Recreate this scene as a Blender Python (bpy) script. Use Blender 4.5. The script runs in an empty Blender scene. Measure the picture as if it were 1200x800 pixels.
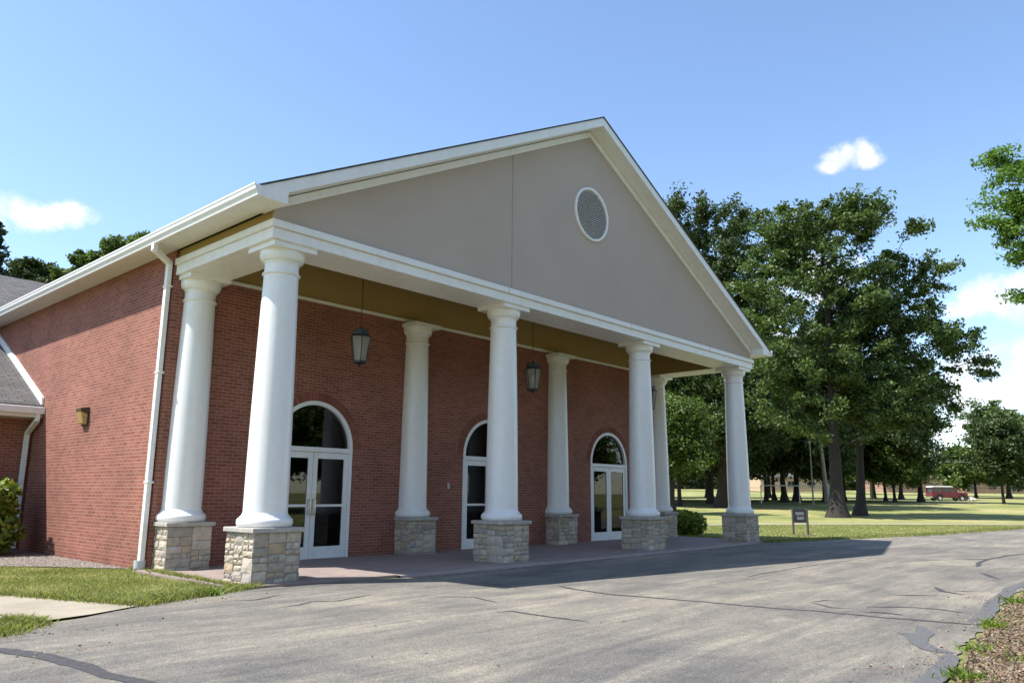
import bpy, math, random
import numpy as np
from mathutils import Vector, Matrix

scene = bpy.context.scene
R = math.radians

# ------------------------------------------------------------------ camera
cam_d = bpy.data.cameras.new('camera')
cam_d.sensor_width = 36.0
cam_d.lens = 27.3167
cam_d.clip_start = 0.05
cam_d.clip_end = 3000
cam = bpy.data.objects.new('camera', cam_d)
scene.collection.objects.link(cam)
cam.location = (-15.285, -11.590, 1.412)
cam.rotation_euler = (1.76493, -0.00809, -0.83660)
scene.camera = cam

# ------------------------------------------------------------------ light
SUN_TO = Vector((-0.545, 0.375, 1.0)).normalized()
SUN_EL = math.asin(SUN_TO.z)
SUN_ROT = math.atan2(SUN_TO.x, SUN_TO.y)
sun_d = bpy.data.lights.new('sun', 'SUN')
sun_d.energy = 4.6
sun_d.angle = R(0.53)
sun_d.color = (1.0, 0.955, 0.89)
sun = bpy.data.objects.new('sun', sun_d)
scene.collection.objects.link(sun)
sun.location = SUN_TO * 80
sun.rotation_euler = SUN_TO.to_track_quat('Z', 'Y').to_euler()

scene.view_settings.view_transform = 'Standard'
scene.view_settings.look = 'None'
scene.view_settings.exposure = 0.90
scene.view_settings.gamma = 1.0
scene.view_settings.use_curve_mapping = False
scene.cycles.use_denoising = True
scene.cycles.max_bounces = 8
scene.cycles.transparent_max_bounces = 12
scene.cycles.caustics_reflective = False
scene.cycles.caustics_refractive = False

# cumulus puffs of the sky: direction, angular half-width, half-height
CLOUDS = [
    (0.2375, 0.9252, 0.296, 0.060, 0.019), (0.2715, 0.9145, 0.3001, 0.036, 0.0122), (0.1873, 0.9394, 0.287, 0.0534, 0.0196),
    (0.8813, 0.2756, 0.3838, 0.0295, 0.0168), (0.878, 0.2943, 0.3776, 0.0219, 0.0089), (0.8892, 0.2598, 0.3766, 0.0196, 0.0098),
    (0.9618, 0.17, 0.2147, 0.040, 0.021), (0.9672, 0.1434, 0.2125, 0.042, 0.024), (0.9619, 0.1836, 0.2064, 0.026, 0.010),
    (0.9746, 0.1666, 0.1425, 0.056, 0.021), (0.9761, 0.1458, 0.1560, 0.042, 0.0155), (0.9734, 0.2035, 0.1054, 0.0568, 0.0284),
    (0.981, 0.1551, 0.1164, 0.0552, 0.0368), (0.9739, 0.215, 0.0729, 0.0427, 0.0237), (0.9063, 0.3386, 0.2527, 0.0613, 0.0409),
    (0.9025, 0.3887, 0.1855, 0.0625, 0.0417), (0.8531, 0.5108, 0.1059, 0.322, 0.0429),
]
SKY_STRENGTH = 0.15


def build_world():
    w = bpy.data.worlds.new('World')
    scene.world = w
    w.use_nodes = True
    nt = w.node_tree
    for n in list(nt.nodes):
        nt.nodes.remove(n)
    N, L = nt.nodes, nt.links
    out = N.new('ShaderNodeOutputWorld')
    bg = N.new('ShaderNodeBackground')
    bg.inputs['Strength'].default_value = SKY_STRENGTH
    L.new(bg.outputs[0], out.inputs[0])
    sky = N.new('ShaderNodeTexSky')
    sky.sky_type = 'NISHITA'
    sky.sun_disc = False
    sky.sun_elevation = SUN_EL
    sky.sun_rotation = SUN_ROT
    sky.altitude = 200
    sky.air_density = 1.0
    sky.dust_density = 0.35
    sky.ozone_density = 2.6
    tc = N.new('ShaderNodeTexCoord')

    def vm(op, a, b=None):
        n = N.new('ShaderNodeVectorMath'); n.operation = op
        for i, v in enumerate((a, b)):
            if v is None:
                continue
            if isinstance(v, (tuple, list, Vector)):
                n.inputs[i].default_value = v
            else:
                L.new(v, n.inputs[i])
        return n.outputs['Value'] if op == 'DOT_PRODUCT' else n.outputs[0]

    def m(op, a, b=None, c=None, clamp=False):
        n = N.new('ShaderNodeMath'); n.operation = op; n.use_clamp = clamp
        for i, v in enumerate((a, b, c)):
            if v is None:
                continue
            if isinstance(v, (int, float)):
                n.inputs[i].default_value = v
            else:
                L.new(v, n.inputs[i])
        return n.outputs[0]
    d = tc.outputs['Generated']
    nz = N.new('ShaderNodeTexNoise'); nz.inputs['Scale'].default_value = 21; nz.inputs['Detail'].default_value = 7
    nz.inputs['Roughness'].default_value = 0.64
    L.new(d, nz.inputs['Vector'])
    field = None
    hgt = None
    for (x, y, z, ru, rv) in CLOUDS:
        c = Vector((x, y, z)).normalized()
        r = c.cross(Vector((0, 0, 1))).normalized()
        u = r.cross(c)
        a = m('MULTIPLY', vm('DOT_PRODUCT', d, r), 1 / ru)
        b = m('MULTIPLY', vm('DOT_PRODUCT', d, u), 1 / rv)
        e = m('ADD', m('MULTIPLY', a, a), m('MULTIPLY', b, b))
        front = m('GREATER_THAN', vm('DOT_PRODUCT', d, c), 0.2)
        f = m('MULTIPLY', m('MAXIMUM', m('SUBTRACT', 1.35, e), -1.5), front)
        field = f if field is None else m('MAXIMUM', field, f)
    nn = m('MULTIPLY', m('SUBTRACT', nz.outputs['Fac'], 0.53), 5.8)
    val = m('ADD', field, nn)
    ss = N.new('ShaderNodeMapRange'); ss.interpolation_type = 'SMOOTHSTEP'
    ss.inputs['From Min'].default_value = -0.3
    ss.inputs['From Max'].default_value = 1.75
    L.new(val, ss.inputs['Value'])
    # broken cloud colour, brighter where thick
    nz2 = N.new('ShaderNodeTexNoise'); nz2.inputs['Scale'].default_value = 34; nz2.inputs['Detail'].default_value = 5
    L.new(d, nz2.inputs['Vector'])
    ramp = N.new('ShaderNodeValToRGB')
    ramp.color_ramp.elements[0].position = 0.3; ramp.color_ramp.elements[0].color = (3.5, 3.75, 4.1, 1)
    ramp.color_ramp.elements[1].position = 0.6; ramp.color_ramp.elements[1].color = (4.7, 4.7, 4.7, 1)
    L.new(nz2.outputs['Fac'], ramp.inputs[0])
    # faint veil of thin cirrus everywhere
    mix = N.new('ShaderNodeMix'); mix.data_type = 'RGBA'
    L.new(m('MULTIPLY', ss.outputs[0], 0.95), mix.inputs['Factor'])
    L.new(sky.outputs[0], mix.inputs[6])
    L.new(ramp.outputs[0], mix.inputs[7])
    L.new(mix.outputs[2], bg.inputs['Color'])
    return w


build_world()

# ------------------------------------------------------------------ helpers
K = 1.2          # survey units -> metres for the building
COL = scene.collection
MATS = {}


def tag(o, label=None, cat=None, group=None, kind=None):
    if label: o['label'] = label
    if cat: o['category'] = cat
    if group: o['group'] = group
    if kind: o['kind'] = kind
    return o


def empty(name, loc=(0, 0, 0), rz=0.0):
    o = bpy.data.objects.new(name, None)
    COL.objects.link(o)
    o.location = loc
    o.rotation_euler = (0, 0, rz)
    o.empty_display_size = 0.3
    return o


def link_mesh(name, me, parent=None, loc=(0, 0, 0)):
    o = bpy.data.objects.new(name, me)
    COL.objects.link(o)
    o.location = loc
    if parent is not None:
        o.parent = parent
    return o


def children(o):
    return list(o.children)


def copy_tree(o, parent=None):
    c = o.copy()
    COL.objects.link(c)
    c.parent = parent
    for ch in children(o):
        copy_tree(ch, c)
    return c


class MB:
    """collects faces and links them as one mesh"""

    def __init__(self):
        self.v = []; self.f = []; self.m = []; self.uv = {}

    def add(self, verts, faces, mi=0):
        o = len(self.v)
        self.v.extend([tuple(p) for p in verts])
        for fc in faces:
            self.f.append(tuple(i + o for i in fc)); self.m.append(mi)

    def quad(self, a, b, c, d, mi=0):
        self.add((a, b, c, d), ((0, 1, 2, 3),), mi)

    def box(self, x0, x1, y0, y1, z0, z1, mi=0):
        v = [(x0, y0, z0), (x1, y0, z0), (x1, y1, z0), (x0, y1, z0), (x0, y0, z1), (x1, y0, z1), (x1, y1, z1), (x0, y1, z1)]
        self.add(v, [(0, 3, 2, 1), (4, 5, 6, 7), (0, 1, 5, 4), (1, 2, 6, 5), (2, 3, 7, 6), (3, 0, 4, 7)], mi)

    def obox(self, c, ax, ay, az, mi=0):
        """box from centre and three half-axis vectors"""
        c = Vector(c); ax = Vector(ax); ay = Vector(ay); az = Vector(az)
        v = [c + sx * ax + sy * ay + sz * az for sz in (-1, 1) for sx, sy in ((-1, -1), (1, -1), (1, 1), (-1, 1))]
        self.add(v, [(0, 3, 2, 1), (4, 5, 6, 7), (0, 1, 5, 4), (1, 2, 6, 5), (2, 3, 7, 6), (3, 0, 4, 7)], mi)

    def lathe(self, prof, n=48, c=(0, 0, 0), mi=0, cap=True):
        o = []
        for (r, z) in prof:
            for i in range(n):
                a = 2 * math.pi * i / n
                o.append((c[0] + r * math.cos(a), c[1] + r * math.sin(a), c[2] + z))
        fs = []
        for j in range(len(prof) - 1):
            for i in range(n):
                k = (i + 1) % n
                fs.append((j * n + i, j * n + k, (j + 1) * n + k, (j + 1) * n + i))
        if cap:
            fs.append(tuple(reversed(range(n))))
            fs.append(tuple((len(prof) - 1) * n + i for i in range(n)))
        self.add(o, fs, mi)

    def tube(self, pts, rad, n=8, mi=0, cap=True):
        pts = [Vector(p) for p in pts]
        if not isinstance(rad, (list, tuple)):
            rad = [rad] * len(pts)
        base = []
        prev = None
        for i, p in enumerate(pts):
            t = (pts[min(i + 1, len(pts) - 1)] - pts[max(i - 1, 0)]).normalized()
            if prev is None:
                a = t.cross(Vector((0, 0, 1)))
                if a.length < 0.05:
                    a = t.cross(Vector((1, 0, 0)))
                a.normalize()
            else:
                a = (prev - t * prev.dot(t)).normalized()
            prev = a
            b = t.cross(a)
            for k in range(n):
                w = 2 * math.pi * k / n
                base.append(p + rad[i] * (math.cos(w) * a + math.sin(w) * b))
        fs = []
        for i in range(len(pts) - 1):
            for k in range(n):
                q = (k + 1) % n
                fs.append((i * n + k, i * n + q, (i + 1) * n + q, (i + 1) * n + k))
        if cap:
            fs.append(tuple(reversed(range(n)))); fs.append(tuple((len(pts) - 1) * n + k for k in range(n)))
        self.add(base, fs, mi)

    def prism(self, poly, axis, a0, a1, mi=0):
        """extrude polygon (2-D) along axis between a0 and a1. axis 1: poly=(x,z); axis 0: poly=(y,z); axis 2: poly=(x,y)"""
        def P(p, a):
            return {0: (a, p[0], p[1]), 1: (p[0], a, p[1]), 2: (p[0], p[1], a)}[axis]
        n = len(poly)
        self.add([P(p, a0) for p in poly] + [P(p, a1) for p in poly],
                 [tuple(range(n)), tuple(range(2 * n - 1, n - 1, -1))] +
                 [(i, i + n, (i + 1) % n + n, (i + 1) % n) for i in range(n)], mi)

    def build(self, name, mats, parent=None, k=1.0, smooth=False, bevel=0.0, uv=True, fixn=True, loc=(0, 0, 0), angle=40):
        if not isinstance(mats, (list, tuple)):
            mats = [mats]
        me = bpy.data.meshes.new(name)
        me.from_pydata([(x * k, y * k, z * k) for x, y, z in self.v], [], self.f)
        for mt in mats:
            me.materials.append(mt)
        if len(mats) > 1:
            me.polygons.foreach_set('material_index', self.m)
        me.validate()
        me.update()
        if fixn:
            import bmesh
            bm = bmesh.new(); bm.from_mesh(me)
            bmesh.ops.recalc_face_normals(bm, faces=bm.faces)
            bm.to_mesh(me); bm.free()
        if uv:
            ul = me.uv_layers.new(name='UVMap')
            for p in me.polygons:
                nx, ny, nz_ = abs(p.normal.x), abs(p.normal.y), abs(p.normal.z)
                for li in p.loop_indices:
                    co = me.vertices[me.loops[li].vertex_index].co
                    if nx >= ny and nx >= nz_:
                        q = (co.y, co.z)
                    elif ny >= nx and ny >= nz_:
                        q = (co.x, co.z)
                    else:
                        q = (co.x, co.y)
                    ul.data[li].uv = q
        if smooth:
            me.polygons.foreach_set('use_smooth', [True] * len(me.polygons))
            try:
                me.set_sharp_from_angle(angle=R(angle))
            except Exception:
                pass
        o = link_mesh(name, me, parent, loc)
        if bevel > 0:
            b = o.modifiers.new('bevel', 'BEVEL')
            b.width = bevel; b.segments = 2; b.limit_method = 'ANGLE'; b.angle_limit = R(40)
        return o


# ------------------------------------------------------------------ materials
class NT:
    def __init__(self, name):
        self.mat = bpy.data.materials.new(name)
        self.mat.use_nodes = True
        self.t = self.mat.node_tree
        self.N = self.t.nodes; self.L = self.t.links
        self.p = self.N['Principled BSDF']

    def n(self, typ, **kw):
        n = self.N.new(typ)
        for k, v in kw.items():
            if hasattr(n, k) and k not in ('Scale',):
                setattr(n, k, v)
            else:
                n.inputs[k].default_value = v
        return n

    def link(self, a, b):
        self.L.new(a, b)

    def noise(self, scale, detail=4, rough=0.55, vec=None, dist=0.0):
        n = self.N.new('ShaderNodeTexNoise')
        n.inputs['Scale'].default_value = scale
        n.inputs['Detail'].default_value = detail
        n.inputs['Roughness'].default_value = rough
        n.inputs['Distortion'].default_value = dist
        if vec is not None:
            self.link(vec, n.inputs['Vector'])
        return n.outputs['Fac']

    def ramp(self, fac, stops):
        r = self.N.new('ShaderNodeValToRGB')
        el = r.color_ramp.elements
        while len(el) < len(stops):
            el.new(0.5)
        for e, (p, c) in zip(el, stops):
            e.position = p
            e.color = (*c, 1) if len(c) == 3 else c
        self.link(fac, r.inputs[0])
        return r.outputs[0]

    def mix(self, fac, a, b, mode='MIX'):
        m = self.N.new('ShaderNodeMix'); m.data_type = 'RGBA'; m.blend_type = mode
        for s, v in ((0, fac), (6, a), (7, b)):
            if isinstance(v, (int, float)):
                m.inputs[s].default_value = v
            elif isinstance(v, tuple):
                m.inputs[s].default_value = (*v, 1) if len(v) == 3 else v
            else:
                self.link(v, m.inputs[s])
        return m.outputs[2]

    def math(self, op, a, b=None, clamp=False):
        m = self.N.new('ShaderNodeMath'); m.operation = op; m.use_clamp = clamp
        for i, v in enumerate((a, b)):
            if v is None: continue
            if isinstance(v, (int, float)): m.inputs[i].default_value = v
            else: self.link(v, m.inputs[i])
        return m.outputs[0]

    def pos(self, scale=(1, 1, 1)):
        g = self.N.new('ShaderNodeNewGeometry')
        mp = self.N.new('ShaderNodeMapping'); mp.inputs['Scale'].default_value = scale
        self.link(g.outputs['Position'], mp.inputs['Vector'])
        return mp.outputs[0]

    def obj(self, scale=(1, 1, 1)):
        g = self.N.new('ShaderNodeTexCoord')
        mp = self.N.new('ShaderNodeMapping'); mp.inputs['Scale'].default_value = scale
        self.link(g.outputs['Object'], mp.inputs['Vector'])
        return mp.outputs[0]

    def uv(self, scale=(1, 1, 1), loc=(0, 0, 0)):
        g = self.N.new('ShaderNodeTexCoord')
        mp = self.N.new('ShaderNodeMapping'); mp.inputs['Scale'].default_value = scale
        mp.inputs['Location'].default_value = loc
        self.link(g.outputs['UV'], mp.inputs['Vector'])
        return mp.outputs[0]

    def bump(self, h, strength=0.3, dist=0.01):
        b = self.N.new('ShaderNodeBump')
        b.inputs['Strength'].default_value = strength
        b.inputs['Distance'].default_value = dist
        self.link(h, b.inputs['Height'])
        self.link(b.outputs[0], self.p.inputs['Normal'])

    def base(self, c):
        if isinstance(c, tuple):
            self.p.inputs['Base Color'].default_value = (*c, 1)
        else:
            self.link(c, self.p.inputs['Base Color'])

    def rough(self, r):
        if isinstance(r, (int, float)):
            self.p.inputs['Roughness'].default_value = r
        else:
            self.link(r, self.p.inputs['Roughness'])


def simple(name, col, rough=0.5, var=0.12, scale=3.0, metallic=0.0, spec=0.5, fine=0.0):
    t = NT(name)
    f = t.noise(scale, 5, 0.6, t.pos())
    lo = tuple(c * (1 - var) for c in col); hi = tuple(min(1, c * (1 + var)) for c in col)
    t.base(t.ramp(f, [(0.3, lo), (0.7, hi)]))
    t.rough(rough)
    t.p.inputs['Metallic'].default_value = metallic
    t.p.inputs['Specular IOR Level'].default_value = spec
    if fine:
        t.bump(t.noise(120, 3, 0.6, t.pos()), fine, 0.004)
    return t.mat


def white_paint(name, col=(0.80, 0.80, 0.79), rough=0.38, dirt=0.16):
    t = NT(name)
    streak = t.noise(2.2, 6, 0.6, t.pos((2.5, 2.5, 0.35)))
    spot = t.noise(7, 5, 0.65, t.pos())
    f = t.math('MULTIPLY', streak, spot)
    d = tuple(c * (1 - dirt) * q for c, q in zip(col, (1.0, 0.985, 0.95)))
    t.base(t.ramp(f, [(0.14, d), (0.30, col)]))
    t.rough(rough)
    t.bump(t.noise(30, 4, 0.6, t.pos()), 0.04, 0.004)
    return t.mat


def brick_mat(name, loc=(0, 0, 0), rot=False):
    t = NT(name)
    v = t.uv((1, 1, 1), loc)
    b = t.N.new('ShaderNodeTexBrick')
    b.offset = 0.5
    b.inputs['Scale'].default_value = 1.0
    b.inputs['Brick Width'].default_value = 0.206
    b.inputs['Row Height'].default_value = 0.0677
    b.inputs['Mortar Size'].default_value = 0.0052
    b.inputs['Mortar Smooth'].default_value = 0.25
    b.inputs['Bias'].default_value = -0.1
    b.inputs['Color1'].default_value = (0.290, 0.104, 0.070, 1)
    b.inputs['Color2'].default_value = (0.195, 0.062, 0.041, 1)
    b.inputs['Mortar'].default_value = (0.38, 0.275, 0.215, 1)
    t.link(v, b.inputs['Vector'])
    big = t.noise(0.7, 5, 0.6, t.pos())
    fine = t.noise(42, 4, 0.7, t.pos())
    c = t.mix(0.55, b.outputs['Color'], t.ramp(fine, [(0.3, (0.55, 0.55, 0.55)), (0.7, (1.35, 1.3, 1.28))]), 'MULTIPLY')
    c = t.mix(0.8, c, t.ramp(big, [(0.3, (0.74, 0.72, 0.71)), (0.7, (1.18, 1.15, 1.13))]), 'MULTIPLY')
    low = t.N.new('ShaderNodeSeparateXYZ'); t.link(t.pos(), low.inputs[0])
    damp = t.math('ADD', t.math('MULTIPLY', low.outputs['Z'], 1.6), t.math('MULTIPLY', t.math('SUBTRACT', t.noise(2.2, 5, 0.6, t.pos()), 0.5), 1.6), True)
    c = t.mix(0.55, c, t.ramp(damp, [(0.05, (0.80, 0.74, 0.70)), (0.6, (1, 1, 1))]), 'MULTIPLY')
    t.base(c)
    t.rough(0.85)
    h = t.math('ADD', t.math('MULTIPLY', b.outputs['Fac'], -1.0), t.math('MULTIPLY', fine, 0.35))
    t.bump(h, 0.55, 0.006)
    return t.mat


def shingle_mat(name, c1, c2):
    t = NT(name)
    v = t.uv()
    b = t.N.new('ShaderNodeTexBrick')
    b.offset = 0.37
    b.inputs['Scale'].default_value = 1.0
    b.inputs['Brick Width'].default_value = 0.32
    b.inputs['Row Height'].default_value = 0.13
    b.inputs['Mortar Size'].default_value = 0.008
    b.inputs['Color1'].default_value = (*c1, 1)
    b.inputs['Color2'].default_value = (*c2, 1)
    b.inputs['Mortar'].default_value = (0.02, 0.02, 0.022, 1)
    t.link(v, b.inputs['Vector'])
    f = t.noise(30, 4, 0.7, t.pos())
    t.base(t.mix(0.6, b.outputs['Color'], t.ramp(f, [(0.3, (0.6, 0.6, 0.6)), (0.7, (1.4, 1.4, 1.4))]), 'MULTIPLY'))
    t.rough(0.95)
    t.bump(t.math('MULTIPLY', b.outputs['Fac'], -1.0), 0.6, 0.012)
    return t.mat


def stone_mat(name):
    t = NT(name)
    g = t.N.new('ShaderNodeNewGeometry')
    col = t.ramp(g.outputs['Random Per Island'], [(0.0, (0.42, 0.365, 0.295)), (0.2, (0.52, 0.46, 0.375)), (0.4, (0.36, 0.325, 0.285)),
                                                  (0.55, (0.56, 0.50, 0.41)), (0.72, (0.45, 0.38, 0.285)), (0.88, (0.44, 0.345, 0.225)), (0.92, (0.38, 0.345, 0.31))])
    f = t.noise(9, 6, 0.68, t.pos())
    f2 = t.noise(60, 3, 0.6, t.pos())
    c = t.mix(0.8, col, t.ramp(f, [(0.25, (0.6, 0.58, 0.56)), (0.75, (1.25, 1.24, 1.22))]), 'MULTIPLY')
    t.base(c)
    t.rough(0.9)
    t.bump(t.math('ADD', f, t.math('MULTIPLY', f2, 0.35)), 0.8, 0.02)
    return t.mat


def asphalt_mat(name):
    t = NT(name)
    P = t.pos()
    streak = t.noise(0.55, 7, 0.66, t.pos((0.30, 1.15, 1)), 0.9)
    streak2 = t.noise(1.3, 7, 0.7, t.pos((0.25, 1.6, 1)), 1.2)
    patch = t.noise(0.42, 6, 0.66, P, 0.8)
    mott = t.noise(7.5, 6, 0.72, P, 0.4)
    grain = t.noise(150, 3, 0.75, P)
    agg = t.N.new('ShaderNodeTexVoronoi'); agg.inputs['Scale'].default_value = 62
    t.link(P, agg.inputs['Vector'])
    s = t.math('ADD', t.math('MULTIPLY', streak, 0.55), t.math('MULTIPLY', streak2, 0.45))
    c = t.ramp(s, [(0.37, (0.122, 0.118, 0.114)), (0.5, (0.195, 0.183, 0.160)), (0.60, (0.285, 0.262, 0.215))])
    c = t.mix(0.85, c, t.ramp(patch, [(0.34, (0.66, 0.67, 0.71)), (0.60, (1.10, 1.07, 1.01))]), 'MULTIPLY')
    c = t.mix(0.5, c, t.ramp(mott, [(0.3, (0.72, 0.72, 0.73)), (0.7, (1.22, 1.20, 1.16))]), 'MULTIPLY')
    stone = t.ramp(agg.outputs['Color'], [(0.0, (0.35, 0.35, 0.36)), (0.55, (0.95, 0.95, 0.95)), (0.85, (1.25, 1.24, 1.2)), (1.0, (2.3, 2.25, 2.05))])
    c = t.mix(0.5, c, stone, 'MULTIPLY')
    c = t.mix(0.5, c, t.ramp(grain, [(0.25, (0.45, 0.45, 0.45)), (0.75, (1.55, 1.55, 1.55))]), 'MULTIPLY')
    oil = t.noise(1.9, 3, 0.5, t.pos((1, 1, 1)), 0.3)
    c = t.mix(0.6, c, t.ramp(oil, [(0.70, (1, 1, 1)), (0.78, (0.55, 0.55, 0.57))]), 'MULTIPLY')
    t.base(c)
    t.rough(0.92)
    t.p.inputs['Specular IOR Level'].default_value = 0.3
    t.bump(t.math('ADD', grain, agg.outputs['Distance']), 0.8, 0.006)
    return t.mat


def lawn_mat(name):
    t = NT(name)
    P = t.pos()
    big = t.noise(0.13, 5, 0.6, P, 0.5)
    mid = t.noise(1.1, 6, 0.65, P)
    fine = t.noise(26, 5, 0.75, t.pos((1, 1, 1)))
    c = t.ramp(big, [(0.3, (0.160, 0.195, 0.066)), (0.48, (0.255, 0.270, 0.108)), (0.66, (0.390, 0.345, 0.180))])
    c = t.mix(0.6, c, t.ramp(mid, [(0.3, (0.64, 0.72, 0.60)), (0.7, (1.25, 1.16, 1.1))]), 'MULTIPLY')
    c = t.mix(0.75, c, t.ramp(fine, [(0.25, (0.45, 0.5, 0.4)), (0.75, (1.5, 1.42, 1.3))]), 'MULTIPLY')
    t.base(c)
    t.rough(0.9)
    t.p.inputs['Specular IOR Level'].default_value = 0.2
    t.bump(fine, 0.9, 0.04)
    return t.mat


def leaf_mat(name, dark, light, trans=0.35, brown=None):
    t = NT(name)
    g = t.N.new('ShaderNodeNewGeometry')
    big = t.noise(0.55, 3, 0.5, t.pos())
    f = t.math('ADD', t.math('MULTIPLY', g.outputs['Random Per Island'], 0.55), t.math('MULTIPLY', big, 0.45))
    st = [(0.22, dark), (0.78, light)]
    if brown:
        st.append((0.93, brown))
    c = t.ramp(f, st)
    t.base(c)
    t.rough(0.5)
    t.p.inputs['Specular IOR Level'].default_value = 0.35
    tr = t.N.new('ShaderNodeBsdfTranslucent')
    t.link(t.mix(1.0, c, (1.25, 1.35, 0.6), 'MULTIPLY'), tr.inputs['Color'])
    mx = t.N.new('ShaderNodeMixShader'); mx.inputs[0].default_value = trans
    t.link(t.p.outputs[0], mx.inputs[1]); t.link(tr.outputs[0], mx.inputs[2])
    t.link(mx.outputs[0], t.N['Material Output'].inputs['Surface'])
    return t.mat


def bark_mat(name, c1, c2):
    t = NT(name)
    f = t.noise(6, 6, 0.7, t.pos((2.2, 2.2, 0.35)))
    t.base(t.ramp(f, [(0.3, c1), (0.7, c2)]))
    t.rough(0.95)
    t.bump(f, 1.0, 0.05)
    return t.mat


def glass_mat(name, tint=(0.62, 0.66, 0.64)):
    t = NT(name)
    t.N.remove(t.p)
    tr = t.N.new('ShaderNodeBsdfTransparent'); tr.inputs[0].default_value = (*tint, 1)
    gl = t.N.new('ShaderNodeBsdfGlossy'); gl.inputs['Roughness'].default_value = 0.015
    fr = t.N.new('ShaderNodeFresnel'); fr.inputs[0].default_value = 1.5
    mx = t.N.new('ShaderNodeMixShader')
    t.link(fr.outputs[0], mx.inputs[0]); t.link(tr.outputs[0], mx.inputs[1]); t.link(gl.outputs[0], mx.inputs[2])
    t.link(mx.outputs[0], t.N['Material Output'].inputs['Surface'])
    return t.mat


def frosted_mat(name):
    t = NT(name)
    t.base((0.42, 0.42, 0.38)); t.rough(0.35)
    tr = t.N.new('ShaderNodeBsdfTransparent'); tr.inputs[0].default_value = (0.85, 0.85, 0.8, 1)
    mx = t.N.new('ShaderNodeMixShader'); mx.inputs[0].default_value = 0.42
    t.link(tr.outputs[0], mx.inputs[1]); t.link(t.p.outputs[0], mx.inputs[2])
    t.link(mx.outputs[0], t.N['Material Output'].inputs['Surface'])
    return t.mat


def litter_mat(name):
    t = NT(name)
    g = t.N.new('ShaderNodeNewGeometry')
    t.base(t.ramp(g.outputs['Random Per Island'], [(0.0, (0.12, 0.075, 0.045)), (0.25, (0.21, 0.125, 0.07)), (0.5, (0.24, 0.165, 0.095)), (0.7, (0.13, 0.09, 0.065)), (0.9, (0.32, 0.26, 0.17))]))
    t.rough(0.8)
    return t.mat


def pebble_mat(name):
    t = NT(name)
    g = t.N.new('ShaderNodeNewGeometry')
    t.base(t.ramp(g.outputs['Random Per Island'], [(0.0, (0.085, 0.07, 0.058)), (0.35, (0.16, 0.135, 0.112)), (0.7, (0.25, 0.22, 0.185)), (1.0, (0.13, 0.10, 0.08))]))
    t.rough(0.9)
    return t.mat


def soil_mat(name, a, b):
    t = NT(name)
    f = t.noise(4, 6, 0.7, t.pos())
    f2 = t.noise(60, 4, 0.7, t.pos())
    t.base(t.mix(0.7, t.ramp(f, [(0.3, a), (0.7, b)]), t.ramp(f2, [(0.3, (0.5, 0.5, 0.5)), (0.7, (1.4, 1.4, 1.4))]), 'MULTIPLY'))
    t.rough(0.95)
    t.bump(f2, 1.0, 0.03)
    return t.mat


def concrete_mat(name, col, var=0.14):
    t = NT(name)
    f = t.noise(1.2, 7, 0.65, t.pos())
    f2 = t.noise(150, 3, 0.7, t.pos())
    lo = tuple(c * (1 - var) for c in col); hi = tuple(c * (1 + var) for c in col)
    t.base(t.mix(0.35, t.ramp(f, [(0.3, lo), (0.7, hi)]), t.ramp(f2, [(0.3, (0.6, 0.6, 0.6)), (0.7, (1.3, 1.3, 1.3))]), 'MULTIPLY'))
    t.rough(0.88)
    t.bump(f2, 0.35, 0.003)
    return t.mat


def paver_mat(name):
    t = NT(name)
    b = t.N.new('ShaderNodeTexBrick')
    b.inputs['Scale'].default_value = 1.0
    b.inputs['Brick Width'].default_value = 0.4
    b.inputs['Row Height'].default_value = 0.2
    b.inputs['Mortar Size'].default_value = 0.004
    b.inputs['Color1'].default_value = (0.30, 0.235, 0.205, 1)
    b.inputs['Color2'].default_value = (0.255, 0.20, 0.18, 1)
    b.inputs['Mortar'].default_value = (0.20, 0.165, 0.15, 1)
    t.link(t.uv(), b.inputs['Vector'])
    f = t.noise(1.4, 6, 0.65, t.pos())
    t.base(t.mix(0.6, b.outputs['Color'], t.ramp(f, [(0.3, (0.75, 0.75, 0.76)), (0.7, (1.15, 1.14, 1.12))]), 'MULTIPLY'))
    t.rough(0.75)
    t.bump(t.math('MULTIPLY', b.outputs['Fac'], -1), 0.3, 0.004)
    return t.mat


def stucco_mat(name, col):
    t = NT(name)
    f = t.noise(0.8, 6, 0.6, t.pos((1.1, 1, 0.8)))
    f2 = t.noise(190, 3, 0.65, t.pos())
    lo = tuple(c * 0.95 for c in col); hi = tuple(c * 1.035 for c in col)
    t.base(t.ramp(f, [(0.3, lo), (0.7, hi)]))
    t.rough(0.92)
    t.bump(f2, 0.35, 0.003)
    return t.mat


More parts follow.
